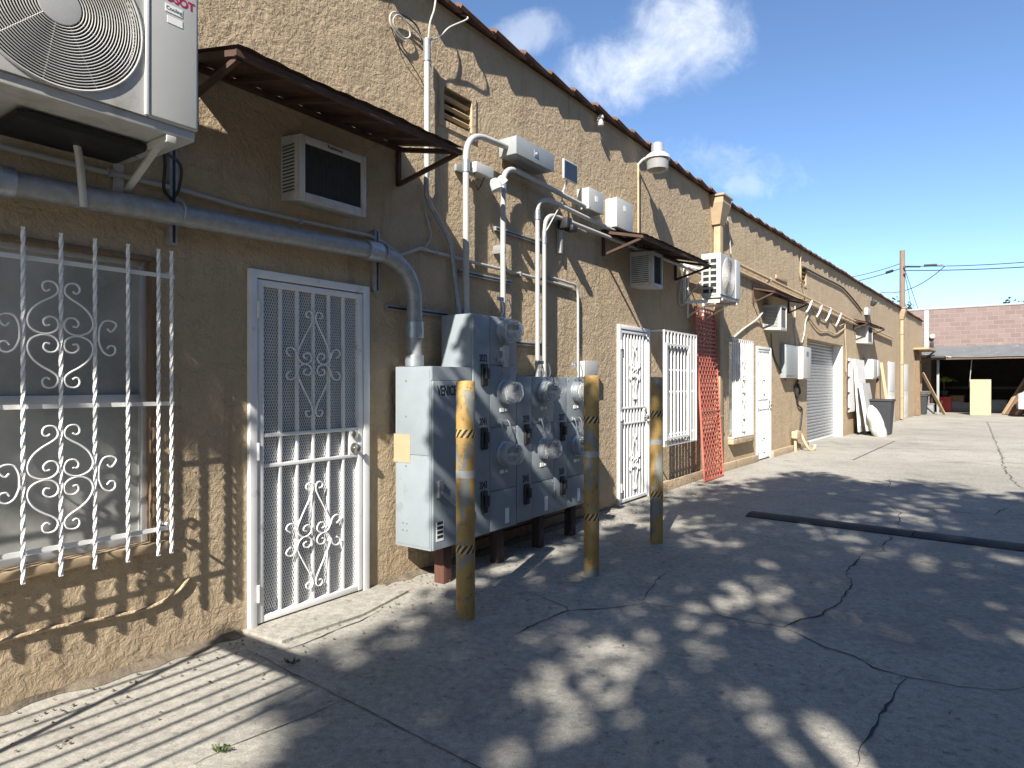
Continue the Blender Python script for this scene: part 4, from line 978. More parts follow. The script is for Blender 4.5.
def meter(cs, cz):
    col = MB(mbk, F1); col.lathe((cs, CN, cz), (0, 1, 0), [(.097, 0), (.097, .012), (.088, .02), (.088, .05), (.094, .052), (.094, .064), (.083, .066)], 32); o = col.build('meter', GALV)
    MB(mbk, F1).lathe((cs, CN+.066, cz), (0, 1, 0), [(.078, 0), (.078, .012), (.002, .013)], 28).build('dial_plate', BOXWHITE, o)
    m = MB(mbk, F1); m.box(cs-.05, cs+.05, CN+.08, CN+.086, cz+.01, cz+.042, .002); m.build('display', M('meter display', (.05, .06, .055), .25, bmp=0), o)
    m = MB(mbk, F1); m.box(cs-.04, cs+.025, CN+.08, CN+.084, cz-.045, cz-.012); m.box(cs-.055, cs-.044, CN+.08, CN+.084, cz-.04, cz+.0); m.build('nameplate', BLUEINK, o)
    m = MB(mbk, F1); m.lathe((cs, CN+.066, cz), (0, 1, 0), [(.082, 0), (.081, .05), (.076, .075), (.06, .086), (.002, .089)], 32); m.build('glass', DOME, o)
def breaker(cs, cz, num):
    m = MB(mbk, F1); m.box(cs-.035, cs+.035, CN-.002, CN+.025, cz-.085, cz+.085, .012); m.box(cs-.018, cs+.018, CN+.025, CN+.05, cz-.03, cz+.05, .006); m.build('breaker_handle', DARK)
    if num: lettering(num, mbk, F1, cs+.0, CN+.0008, cz+.125, .055, INK, bold=.0018, sx=.62)
    m = MB(mbk, F1); m.box(cs+.05, cs+.066, CN+.0002, CN+.002, cz-.03, cz-.01); m.box(cs+.05, cs+.066, CN+.0002, CN+.002, cz+.02, cz+.035); m.build('small_label', INK, smooth=False)
for (a, b2, c, d, z0, z1), rz_, hzz, nn_ in zip(strips, rowsz, hz_, nums):
    MB(mbk, F1).box(a+.003, b2-.003, CN-.0195, CN, z0+.003, z1-.003, .003).build('breaker_panel', CABINET)
    edges = [z1-.003] + [(p+q)/2-.03 for p, q in zip(rz_, rz_[1:])] + [rz_[-1]-.28, z0+.003]
    for e0, e1 in zip(edges, edges[1:]):
        if e0-e1 < .03: continue
        MB(mbk, F1).box(c+.003, d-.003, CN-.0195, CN-.001, e1+.003, e0-.002, .003).build('meter_panel', CABINET)
    for z in rz_:
        cs = (c+d)/2; meter(cs, z)
        m = MB(mbk, F1)
        for x in (-.055, .05):
            m.tube([(cs+x, CN, z+.26), (cs+x-.015, CN+.03, z+.24), (cs+x+.01, CN+.035, z+.16), (cs+x+.02, CN+.005, z+.12)], .0055, 6, smooth=3)
        m.box(cs-.09, cs-.02, CN, CN+.02, z+.235, z+.265, .004); m.build('latch', GALV)
        m = MB(mbk, F1); m.box(cs-.05, cs+.0, CN, CN+.004, z-.155, z-.125); m.box(cs+.02, cs+.05, CN, CN+.004, z-.15, z-.13); m.build('small_label', PAPER)
    m = MB(mbk, F1)
    for e in edges[:-1]:
        for x in (c+.02, d-.02): m.lathe((x, CN-.001, e-.025), (0, 1, 0), [(.007, 0), (.006, .004), (.001, .005)], 8)
    m.build('screws', GALVDARK)
    m = MB(mbk, F1)
    for z in (z0+.18, (z0+z1)/2, z1-.12): m.tube([(a+.004, CN+.003, z-.03), (a+.004, CN+.003, z+.03)], .007, 6)
    m.build('hinges', GALVDARK)
    MB(mbk, F1).box((c+d)/2+.02, (c+d)/2+.07, CN+.0002, CN+.002, z0+.04, z0+.16).build('label', PAPER)
    for z, t_ in zip(hzz, nn_): breaker((a+b2)/2+.02, z, t_)
MB(mbk, F1).box((strips[0][2]+strips[0][3])/2-.02, (strips[0][2]+strips[0][3])/2+.04, CN, CN+.025, rowsz[0][0]-.28, rowsz[0][0]-.11, .004).build('hasp', BOXWHITE)
# timber posts and framing beneath
for label, px, nn_, mt, w_ in (('reddish timber post under the near corner of the meter cabinet', 443, .30, WOODRED, .09), ('second dark timber post under the meter cabinet', 497, .30, WOODDARK, .08), ('third dark timber post under the meter cabinet', 538, .30, WOODDARK, .08), ('last dark timber post under the far end of the meter cabinet', 570, .30, WOODDARK, .08)):
    s = F1.s(px, nn_); t = thing('timber_post', label, 'post', F1, (s, nn_, 0), group='timber posts under the meter cabinet')
    MB(t, F1).box(s-w_/2, s+w_/2, nn_-w_/2, nn_+w_/2, 0, zb_+.004, .004).build('post', mt)
fs0, fs1 = F1.s(470, .1), F1.s(590, .1)
t = thing('timber_backing', 'dark timber boards against the wall under the meter cabinet', 'boards', F1, (fs0, 0, 0))
for z in (.05, .15, .25): MB(t, F1).box(fs0, fs1, .006, .04, z, z+.075, .004).build('board', WOODOLD)
jb = thing('small_box', 'small white box on the wall past the meter cabinet', 'electrical box', F1, (F1.s(583), 0, 1.4))
MB(jb, F1).box(F1.s(584, .08), F1.s(597, .08), .003, .08, F1.z(584, 377, .08), F1.z(584, 361, .08), .004).build('body', BOXWHITE)
MB(jb, F1).box(F1.s(584, .08)-.004, F1.s(597, .08)+.004, .0805, .088, F1.z(584, 377, .08)-.004, F1.z(584, 361, .08)+.004, .003).build('cover', BOXWHITE)

# ------------------------------------------------------------------ bollards
def bollard_at(px, py):
    return gnd(px, py)
b0 = bollard_at(465.5, 618)
bt = thing('bollard', 'nearest yellow bollard, most chipped, before the meter cabinet', 'bollard', W, (b0.x, -b0.y, 0), group='yellow bollards along the meter cabinet')
MB(bt, W).lathe((b0.x, -b0.y, -.03), (0, 0, 1), [(.058, 0), (.058, 1.468), (.055, 1.476), (.045, 1.480), (.002, 1.483)], 32).build('post', BOLLARD)
for z in (.405, 1.105):
    MB(bt, W).lathe((b0.x, -b0.y, z), (0, 0, 1), [(.0592, 0), (.0592, .05)], 32).build('hazard_band', HAZARD)
for z in (.86,):
    MB(bt, W).lathe((b0.x, -b0.y, z), (0, 0, 1), [(.0588, 0), (.0588, .045)], 32).build('tape_residue', M('grey tape residue', (.33, .34, .32), .6))
for px, py, hs, lab, dz in ((591.5, 575, 1.03, 'middle yellow bollard beside the right end of the meter cabinet', -.05), (656.5, 542.5, 1.03, 'farthest yellow bollard in front of the caged window', -.12)):
    c = copy_tree(bt.ob); p = bollard_at(px, py); c.location = (p.x, p.y, dz*.0); c.scale = (1, 1, hs); c.rotation_euler = (0, 0, random.uniform(0, 6)); c['label'] = lab

# ------------------------------------------------------------------ speed bump
pa, pb = gnd(750, 514.5), gnd(1024, 548.5); dv = (pb-pa).normalized(); nv = Vector((-dv.y, dv.x, 0))
bump_t = thing('speed_bump', 'long dark rubber speed bump across the alley', 'speed bump', W, (pa.x, -pa.y, 0))
Lb = 1.55
for k in range(4):
    q0 = pa+dv*(k*Lb+.004); q1 = pa+dv*((k+1)*Lb-.004)
    m = MB(bump_t, W); pr = [(-.15, .0), (-.15, .012), (-.09, .026), (-.03, .032), (.03, .032), (.09, .026), (.15, .012), (.15, 0)]
    a_ = [m._new((q0.x+nv.x*w_, -(q0.y+nv.y*w_), z)) for w_, z in pr]; b_ = [m._new((q1.x+nv.x*w_, -(q1.y+nv.y*w_), z)) for w_, z in pr]
    for i in range(len(pr)): m.bm.faces.new((a_[i], a_[(i+1) % len(pr)], b_[(i+1) % len(pr)], b_[i]))
    m.bm.faces.new(a_); m.bm.faces.new(b_); m.build('section', RUBBER)

# ------------------------------------------------------------------ red mesh panel leaning on wall
rs0, rs1 = F1.s(704, .2), F1.s(722.5, .2); ztop = F1.z(700, 308, .03)
rp = thing('mesh_panel', 'red plastic mesh panel leaning on the wall by the downspout', 'mesh panel', F1, (rs0, .2, 0))
def lean(s, z): return (s, .21-.15*z/ztop, z)
m = MB(rp, F1)
m.beam(lean(rs0, .01), lean(rs0, ztop), .025, .02); m.beam(lean(rs1, .01), lean(rs1, ztop), .025, .02)
for z in (.02, ztop-.01, .36*ztop+.1): m.beam(lean(rs0, z), lean(rs1, z), .03, .02)
m.build('border', REDMESH)
m = MB(rp, F1); nz_ = int(ztop/.062)
for i in range(nz_):
    z = .03+i*(ztop-.04)/nz_; m.beam(lean(rs0, z), lean(rs1, z), .02, .008, up=(0, 1, 0))
ns = 7
for j in range(1, ns):
    s = rs0+(rs1-rs0)*j/ns
    for i in range(nz_):
        z = .03+i*(ztop-.04)/nz_; sh = .035 if i % 2 else -.035
        m.beam(lean(s+sh, z), lean(s+sh, z+(ztop-.04)/nz_), .022, .008, up=(0, 1, 0))
m.build('lattice', REDMESH, smooth=False)

# ------------------------------------------------------------------ far wall fittings
zp1 = F2.z(742, 266.5, .06)
conduit('upper tan pipe of the pair running along the far wall', F2, [(S2_START+.3, .06, F2.z(735, 262, .06)), (F2.s(806, .06), .06, F2.z(806, 297, .06)), (F2.s(850, .06), .06, F2.z(850, 319, .06)), (F2.s(893, .06), .06, F2.z(893, 338, .06))], .026, TANPIPE, group='paired tan pipes along the far wall', straps=[(F2.s(p, .06), .06, F2.z(p, y, .06)) for p, y in ((770, 280), (830, 309))])
conduit('lower tan pipe of the pair running along the far wall', F2, [(S2_START+.3, .06, F2.z(735, 262, .06)-.12), (F2.s(806, .06), .06, F2.z(806, 297, .06)-.12), (F2.s(893, .06), .06, F2.z(893, 338, .06)-.10)], .022, TANPIPE, group='paired tan pipes along the far wall')
pan = (F2.s(786, .12), F2.s(798, .12), F2.s(799, .2), F2.s(808, .2))
pz0, pz1 = F2.z(790, 378, .12), F2.z(790, 345, .12)
t = thing('breaker_panel', 'grey breaker panel box left of the roller shutter', 'electrical box', F2, (pan[0], 0, pz0))
MB(t, F2).box(pan[0], pan[1], .004, .12, pz0, pz1, .005).build('body', BOXGREY); MB(t, F2).box(pan[0]+.03, pan[1]-.03, .1205, .128, pz0+.05, pz1-.05, .003).build('cover', BOXGREY)
t = thing('telephone_box', 'white utility box beside the grey breaker panel', 'electrical box', F2, (pan[1]+.05, 0, pz0))
MB(t, F2).box(pan[1]+.05, pan[1]+.75, .004, .2, pz0-.02, pz1, .006).build('body', BOXWHITE); MB(t, F2).box(pan[1]+.08, pan[1]+.72, .2005, .21, pz0, pz1-.02, .004).build('cover', BOXWHITE); MB(t, F2).box(pan[1]+.3, pan[1]+.5, .2105, .214, pz1-.2, pz1-.1).build('label', BLUEINK)
q = lambda px, py, n=.03: (F2.s(px, n), n, F2.z(px, py, n))
cabs = [('pale cable dropping from the roof edge past the small vent', [q(801, 250), q(800, 275), q(803, 287), q(805, 300)], CABLET, .012),
        ('pale drop pipe from the roof edge beside the fan unit', [q(727, 214), q(729, 232), q(731, 254)], CABLEW, .012),
        ('left vertical pale cable above the breaker panel', [q(795, 306), q(795, 330), q(797, 348)], CABLEW, .015),
        ('right vertical pale cable above the utility box', [q(812, 308), q(806, 320), q(804, 335), q(800, 348)], CABLEW, .014),
        ('tangled cable loop above the roller shutter', [q(806, 312), q(812, 322), q(820, 331), q(828, 331), q(836, 334), q(845, 328)], CABLET, .014),
        ('second cable loop above the roller shutter', [q(812, 306), q(818, 316), q(826, 321), q(830, 318), q(838, 326), q(850, 320)], CABLET, .013),
        ('black drip hose below the third window unit', [q(771, 334, .1), q(772, 348), q(776, 362), q(786, 380)], CABLEB, .014),
        ('black conduit running down the upper far wall', [q(803, 267), q(820, 276), q(838, 285), q(845, 290), (F2.s(855), .03, F2.z(855, 303)), q(862, 311)], CABLEB, .022),
        ('coiled dark cable hanging below the utility box', [q(798, 380), q(795, 388), q(797, 398), q(800, 392), q(798, 384), q(797, 395), q(798, 405), q(802, 410), q(800, 430)], CABLEB, .02),
        ('pale flex pipe between fan unit and third awning', [q(731, 340), q(742, 330), q(756, 320), q(763, 312, .1)], CABLEW, .016),
        ('vertical pale cable right of the roller shutter', [q(845, 316), q(845, 335), q(846, 352), q(846, 372)], CABLET, .016)]
for lab, pts, mt, rr in cabs:
    t = thing('cable', lab, 'cable', F2, pts[0], group='cables on the far wall')
    MB(t, F2).tube(pts, rr, 6, smooth=4).build('run', mt)
# pipe brackets zigzag under the pipes
for i, px in enumerate((812, 822, 831, 841)):
    t = thing('pipe_hanger', ('bent white pipe hanger nearest the utility box', 'second bent white hanger above the roller shutter', 'third bent white hanger above the roller shutter', 'bent white hanger right of the roller shutter')[i], 'hanger', F2, (F2.s(px), 0, F2.z(px, 312)), group='white pipe hangers above the roller shutter')
    y = 297+(px-806)*.47
    MB(t, F2).tube([q(px, y, .06), q(px-2, y+6, .1), q(px-4.5, y+11, .05), q(px-6, y+12, .02)], .022, 6, smooth=3).build('hanger', WHITE)
# gas riser / hose bib
t = thing('gas_riser', 'bent tan gas pipe at the foot of the wall before the roller shutter', 'pipe', F2, (F2.s(797), .1, 0))
MB(t, F2).tube([q(795.5, 456, .1), q(795.5, 434, .1), q(799, 432, .12), q(802, 436, .16), q(805, 443, .22), q(810, 450, .30), q(814, 449, .33), q(815, 445, .33)], .03, 8, smooth=4).build('pipe', TANPIPE)
MB(t, F2).box(F2.s(794, .1), F2.s(798, .1)+.05, .05, .16, F2.z(796, 438, .1), F2.z(796, 431, .1), .01).build('valve', TANPIPE)
# far shutters, boards, bin
def slab(label, px0, px1, y0, y1, n0, n1, mat, name='white_panel', cat='panel', lean_=0, thick=.03, group=None):
    s0, s1 = F2.s(px0, n0), F2.s(px1, n0); z0, z1 = max(0.0, F2.z(px0, y1, n0)), F2.z(px0, y0, n0)
    t = thing(name, label, cat, F2, (s0, n0, z0), group)
    m = MB(t, F2); m.prism([(s0, n0, z0), (s1, n0, z0), (s1, n0-lean_, z1), (s0, n0-lean_, z1)], (0, thick, 0)); m.build('board', mat, smooth=False)
    return t, (s0, s1, z0, z1)
t, e = slab('closed white steel shutter on the wall past the roller door', 848, 857.5, 358, 412, .05, .05, WHITE, 'window_shutter', 'shutter', thick=.04)
m = MB(t, F2)
for k in range(4): m.lathe((e[0]-.0, .07, e[2]+.1+k*(e[3]-e[2]-.2)/3), (-1, 0, 0), [(.03, 0), (.03, .06), (.01, .065)], 8)
m.build('hinge', RUSTBAR)
MB(t, F2).box((e[0]+e[1])/2-.01, (e[0]+e[1])/2+.01, .0905, .096, e[2]+.05, e[3]-.05).build('seam', ACGREY)
t, e = slab('tall white panelled door leaning by the shutter', 858, 867, 359, 432, .22, 0, WHITE, 'leaning_door', 'door', lean_=.12, thick=.045)
m = MB(t, F2)
for q0, q1 in ((.12, .42), (.5, .9)):
    za, zb2 = e[3]*q0, e[3]*q1; na = lambda z: .22-.12*(z/e[3])
    m.prism([(e[0]+.15, na(za)+.046, za), (e[1]-.15, na(za)+.046, za), (e[1]-.15, na(zb2)+.046, zb2), (e[0]+.15, na(zb2)+.046, zb2)], (0, .008, 0))
m.build('panel', WHITE, smooth=False)
slab('white foam board leaning in front of the white leaning door', 866, 873.5, 383, 431, .45, 0, SACK, 'foam_board', 'board', lean_=.2, thick=.10)
t = thing('sack', 'crumpled white sack slumped against the dark bin', 'sack', F2, (F2.s(880, .8), .8, 0))
m = MB(t, F2); sx = F2.s(880, .8)
prev = None
for i in range(10):
    u = i/9; zz_ = .85*u; hw = .20*math.sqrt(max(.02, 1-u**3))*(.75+.25*min(1, u*5)); ring = []
    for k in range(14):
        a = 2*math.pi*k/14; rr = 1+.22*mnoise.noise(Vector((math.cos(a)*1.5, math.sin(a)*1.5, u*4)))
        ring.append(m._new((sx+math.cos(a)*hw*1.1*rr, .8-.22*u+math.sin(a)*hw*rr, zz_)))
    if prev:
        for k in range(14): m.bm.faces.new((prev[k], prev[(k+1) % 14], ring[(k+1) % 14], ring[k]))
    else: m.bm.faces.new(ring)
    prev = ring
m.bm.faces.new(prev); m.build('sack_body', SACK)
def bin_(f, s, n, h, w_, label):
    t = thing('trash_bin', label, 'trash bin', f, (s, n, 0), group='dark trash bins at the far end')
    m = MB(t, f); lo = [m._new((s+x*w_*.40, n+y*w_*.40, .02)) for x, y in ((-1, -1), (1, -1), (1, 1), (-1, 1))]; hi = [m._new((s+x*w_*.5, n+y*w_*.5, h)) for x, y in ((-1, -1), (1, -1), (1, 1), (-1, 1))]
    for k in range(4): m.bm.faces.new((lo[k], lo[(k+1) % 4], hi[(k+1) % 4], hi[k]))
    m.bm.faces.new(lo); m.bm.faces.new(hi); m.build('body', BIN, smooth=False)
    MB(t, f).box(s-w_*.54, s+w_*.54, n-w_*.54, n+w_*.54, h-.06, h+.0, .015).build('rim', BIN)
    for x in (-1, 1): MB(t, f).lathe((s+x*w_*.3, n-w_*.42, .1), (1, 0, 0), [(.1, -.025), (.1, .025)], 16).build('wheel', RUBBER)
    return t
bs2 = F2.s(884, .75)
bin_(F2, bs2, .68, 1.0, .60, 'dark grey open bin between the white sack and the downspout')
# small utility boxes and door fittings far on
def fbox(label, px0, px1, y0, y1, n1, mat, name='wall_box'):
    a, b2 = F2.s(px0, n1), F2.s(px1, n1); z0, z1 = F2.z(px0, y1, n1), F2.z(px0, y0, n1)
    t = thing(name, label, 'electrical box', F2, (a, 0, z0)); MB(t, F2).box(a, b2, .004, n1, z0, z1, .006).build('body', mat)
    MB(t, F2).box(a+.03, b2-.03, n1+.0005, n1+.012, z0+.03, z1-.03, .004).build('cover', mat)
fbox('white wall box above the foam board', 873, 877, 359, 379, .28, BOXWHITE)
fbox('second narrower white wall box above the dark bin', 877.5, 880, 360, 377, .28, BOXWHITE)
def plank(label, f, p, q_, w_, th, mat, group='loose planks'):
    t = thing('plank', label, 'plank', f, p, group); MB(t, f).beam(p, q_, w_, th).build('board', mat)
plank('brown plank leaning over the dark bin', F2, (F2.s(887, .8), .6, .3), (F2.s(878, .1), .08, 1.9), .09, .04, WOODOLD)
plank('pale plank leaning on the wall behind the dark bin', F2, (F2.s(887, .4), .5, .02), (F2.s(881, .06), .06, 2.15), .09, .04, WOOD)
plank('pale plank leaning at the building corner', F2, (S2_END-.6, .95, .02), (S2_END-1.6, .18, 1.95), .16, .04, WOOD)
plank('tall tan post board against the last doorway', F2, (S2_END-2.6, .12, .02), (S2_END-2.6, .06, 3.0), .22, .06, WOODOLD)
t = thing('corner_canopy', 'small wooden canopy with dark tray at the building corner', 'canopy', F2, (S2_END-2, 0, 2.9))
MB(t, F2).box(S2_END-3.2, S2_END-.3, .004, .6, 2.95, 3.03, .01).build('deck', WOOD)
MB(t, F2).box(S2_END-1.2, S2_END+.3, .3, 1.0, 2.62, 2.72, .02).build('tray', BIN); MB(t, F2).beam((S2_END-1.0, .01, 2.4), (S2_END-.6, .55, 2.94), .06, .06).build('brace', WOODOLD)
MB(t, F2).beam((S2_END-.2, .01, 2.5), (S2_END+.0, .6, 2.66), .05, .05).build('brace', WOODOLD)
# white security camera on far wall
t = thing('wall_lamp', 'small white wall lamp high on the far wall', 'lamp', F2, q(868, 310))
MB(t, F2).box(F2.s(866, .05), F2.s(869, .05), .004, .1, F2.z(867, 316), F2.z(867, 309), .01).build('housing', BOXWHITE)
MB(t, F2).lathe((F2.s(868.5, .05), .14, F2.z(868, 305, .1)), (0, .5, 1), [(.05, 0), (.09, .1), (.085, .16), (.02, .18)], 12).build('lamp_head', BIN)
t = thing('wall_bracket', 'short tan bracket stub high on the far wall', 'bracket', F2, q(780, 280))
MB(t, F2).box(F2.s(776, .02), F2.s(787, .02), .003, .03, F2.z(780, 280.5), F2.z(780, 277), .003).build('stub', TRIMTAN)

# ------------------------------------------------------------------ garage closing the alley
GS = 38.0; GT = 5.05
G = thing('block_garage', 'open garage of reddish concrete block closing the alley', 'garage', F2, (GS, 0, 0))
m = MB(G, F2); m.box(GS, GS+.25, -6, 14, 2.75, GT); m.build('front_wall', BLOCK, smooth=False)
m = MB(G, F2); m.box(GS, GS+.25, -6, .25, -.02, 2.745); m.build('side_pier', BLOCK, smooth=False)
m = MB(G, F2); m.box(GS-.03, GS+.28, -6, 14, GT+.002, GT+.09, .01); m.build('coping', M('weathered grey coping', (.30, .29, .28), .8))
m = MB(G, F2); m.face(((GS+6, -6, 0), (GS+6, 14, 0), (GS+6, 14, 3.2), (GS+6, -6, 3.2))); m.face(((GS+.25, .25, 0), (GS+6, .25, 0), (GS+6, .25, 3.2), (GS+.25, .25, 3.2)))
m.face(((GS+.25, 14, 0), (GS+6, 14, 0), (GS+6, 14, 3.2), (GS+.25, 14, 3.2))); m.face(((GS+.25, -6, 3.0), (GS+6, -6, 3.0), (GS+6, 14, 3.0), (GS+.25, 14, 3.0)))
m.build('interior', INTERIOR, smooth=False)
m = MB(G, F2); m.box(GS+5.6, GS+5.7, .3, 13.9, 1.15, 1.3); m.build('shelf', M('dim shelf board', (.16, .13, .10), .8))
m = MB(G, F2)
k = 60
for i in range(k):
    n0 = -.6+14.2*i/k; n1 = -.6+14.2*(i+1)/k
    sag = .03*mnoise.noise(Vector((n0*.7, 0, 0))); sag2 = .03*mnoise.noise(Vector((n1*.7, 0, 0)))
    for up in (0, .03):
        m.face(((GS-.002, n0, 3.22+up), (GS-.002, n1, 3.22+up), (GS-1.25, n1, 2.66+sag2+up), (GS-1.25, n0, 2.66+sag+up)))
    m.face(((GS-1.25, n0, 2.66+sag), (GS-1.25, n1, 2.66+sag2), (GS-1.25, n1, 2.69+sag2), (GS-1.25, n0, 2.69+sag)))
m.build('canopy', ROOFGREY, smooth=False)
MB(G, F2).box(GS-1.2, GS-1.12, -.6, 13.6, 2.57, 2.625, .005).build('canopy_beam', WOODOLD)
MB(G, F2).box(GS-1.22, GS-1.12, .62, .72, 0, 2.565, .01).build('canopy_post', BOXGREY)
MB(G, F2).beam((GS-.6, 1.95, 2.6), (GS-.6, 1.85, 1.3), .03, .03).build('hanging_rod', GALVDARK)
MB(G, F2).box(GS-.035, GS-.004, .0, .18, 2.9, GT-.02, .004).build('corner_trim', BOXWHITE)
mt = thing('wall_meter', 'white pipe cap and dark meter at the garage corner', 'meter', F2, (GS-.05, .3, 3.4))
MB(mt, F2).lathe((GS-.12, .35, 3.75), (-1, 0, 0), [(.02, -.1), (.11, 0), (.11, .05), (.02, .08)], 14).build('cap', BOXWHITE); MB(mt, F2).box(GS-.12, GS-.003, .27, .4, 3.2, 3.5, .01).build('meter', BIN)
# plywood
p0, p1 = gnd(970, 415), gnd(991, 415)
ps = F2.inv(p0); pe = F2.inv(p1)
t = thing('plywood_sheet', 'pale plywood sheet standing upright at the garage mouth', 'plywood', F2, (ps[0], ps[1], 0))
MB(t, F2).prism([(ps[0], ps[1], 0), (pe[0], pe[1], 0), (pe[0]+.08, pe[1], 1.64), (ps[0]+.08, ps[1], 1.64)], (.22, 0, 0)).build('sheet', PLY, smooth=False)
# lumber stack leaning on the right
for i in range(6):
    a_ = gnd(1003+i*3.2, 414.5+.3*i); b_ = F2.inv(a_)
    mt_ = (WOOD, WOODOLD, M('red brown lumber', (.25, .10, .06), .8, var=.25, stretch=(5, 5, .7)), WOODOLD, WOOD, WOODOLD)[i]
    plank(('frontmost pale stud of the leaning lumber by the van', 'brown board next to the frontmost leaning stud', 'red brown board in the middle of the leaning lumber', 'dark board behind the red brown leaning board', 'second pale stud deep in the leaning lumber', 'hindmost dark board of the leaning lumber')[i], F2, (b_[0], b_[1], .03), (b_[0]+.9, b_[1]+1.15-.08*i, 2.35-.22*i), .14, .05, mt_, group='lumber leaning by the van')
# garage clutter
def ginv(px, s):                        # point at depth s along the alley on a sight line
    ph = math.atan((px-512)/FPX); return F2.D - s*math.tan(T2-ph)
def clutter(name, label, cat, px, s, parts):
    n = ginv(px, s); t = thing(name, label, cat, F2, (s, n, 0))
    for nm, mt, fn in parts: fn(MB(t, F2), s, n).build(nm, mt)
clutter('plastic_crate', 'red plastic crate in the dark garage', 'crate', 945, GS+2.3, [('body', REDTOY, lambda m, s, n: m.box(s-.25, s+.25, n-.28, n+.28, 0, .75, .02)), ('rim', REDTOY, lambda m, s, n: m.box(s-.28, s+.28, n-.31, n+.31, .70, .78, .015))])
clutter('paint_bucket', 'yellow bucket beside the red crate in the garage', 'bucket', 940.5, GS+2.2, [('body', YELTOY, lambda m, s, n: m.lathe((s, n, 0), (0, 0, 1), [(.15, 0), (.18, .5), (.19, .52), (.17, .55)], 16)), ('lid', BOXWHITE, lambda m, s, n: m.lathe((s, n, .551), (0, 0, 1), [(.19, 0), (.19, .03), (.01, .035)], 16))])
def bush(m, s, n):
    for i in range(140):
        a = random.uniform(0, 6.28); rr = random.uniform(0, .55); p = Vector((s+math.cos(a)*rr, n+math.sin(a)*rr, 1.55+random.uniform(0, .28)*(1-rr)))
        d = Vector((random.uniform(-1, 1), random.uniform(-1, 1), random.uniform(-.4, .4)))*.1; e = Vector((random.uniform(-1, 1), random.uniform(-1, 1), .3))*.06
        m.face((p-d, p+e, p+d, p-e))
    return m
clutter('potted_plant', 'yellow green plant on a dark stand inside the garage', 'plant', 944, GS+2.4, [('foliage', FLOWER, bush), ('stem', BARK, lambda m, s, n: m.tube([(s, n, .8), (s, n, 1.6)], .03, 8)), ('pot', BIN, lambda m, s, n: m.lathe((s, n, .78), (0, 0, 1), [(.16, 0), (.22, .3), (.2, .32)], 14))])
GREYBITS = M('dusty grey plastic', (.20, .20, .20), .7)
for i, (px, w_, h, mt, lab) in enumerate(((951, .35, .5, GREYBITS, 'grey tote in the garage right of the red crate'), (957, .3, .8, M('dull brown carton', (.20, .13, .08), .85), 'brown carton standing in the garage'), (962, .32, .45, GREYBITS, 'low grey tote in the garage near the plywood'), (997, .4, .6, GREYBITS, 'grey tote in the garage right of the plywood'), (928, .25, .45, GREYBITS, 'grey box beside the far dark bin'))):
    s = GS+2.6 if px > 930 else GS-.9
    clutter('storage_box', lab, 'box', px, s, [('body', mt, lambda m, s, n, w_=w_, h=h: m.box(s-w_, s+w_, n-w_, n+w_, 0, h, .02)), ('lid', mt, lambda m, s, n, w_=w_, h=h: m.box(s-w_-.03, s+w_+.03, n-w_-.03, n+w_+.03, h+.001, h+.05, .012))])
n_ = ginv(920, GS-1.6)
bin_(F2, GS-1.6, n_, .92, .62, 'dark bin with a white basin on it at the garage corner')
t = thing('basin', 'white plastic basin lying on the far dark bin', 'basin', F2, (GS-1.6, n_, .93))
m = MB(t, F2); m.lathe((GS-1.6, n_+.1, .932), (0, 0, 1), [(.28, 0), (.42, .14), (.45, .16), (.40, .15), (.27, .03)], 20); m.build('bowl', BOXWHITE)
t = thing('globe', 'white globe sitting on the white basin', 'globe', F2, (GS-1.7, n_-.25, 1.1))
m = MB(t, F2); m.lathe((GS-1.7, n_-.2, 1.09), (0, 0, 1), [(.01, 0), (.1, .03), (.15, .12), (.15, .18), (.1, .27), (.01, .3)], 16); m.build('ball', BOXWHITE)
# van mostly outside the frame on the right
vn = ginv(1018.5, GS-2.2)
v = thing('parked_van', 'silver van parked at the right edge beside the lumber', 'van', F2, (GS-2.2, vn, 0))
m = MB(v, F2); prof = [(0, .35), (0, 1.0), (.25, 1.12), (1.1, 1.25), (1.7, 1.85), (4.6, 1.9), (4.75, .35)]
m.prism([(GS-.4, vn+a, z) for a, z in prof], (-1.75, 0, 0)); m.build('body', CARPAINT, smooth=False)
MB(v, F2).prism([(GS-2.155, vn+1.2, 1.28), (GS-2.155, vn+1.75, 1.78), (GS-2.155, vn+4.4, 1.82), (GS-2.155, vn+4.4, 1.28)], (-.01, 0, 0)).build('window', GLASS, smooth=False)
for a in (.85, 3.8): 
    o = MB(v, F2).lathe((GS-2.05, vn+a, .34), (-1, 0, 0), [(.34, 0), (.34, .2), (.2, .21)], 24).build('wheel', RUBBER)
    MB(v, F2).lathe((GS-2.262, vn+a, .34), (-1, 0, 0), [(.2, 0), (.19, .02), (.02, .01)], 18).build('rim', ALUM, o)
MB(v, F2).box(GS-2.17, GS-.38, vn-.07, vn-.002, .35, .62, .03).build('bumper', BIN)
for s in (GS-2.05, GS-.8): MB(v, F2).box(s, s+.3, vn-.02, vn-.003, .75, .92, .01).build('headlight', LENS)

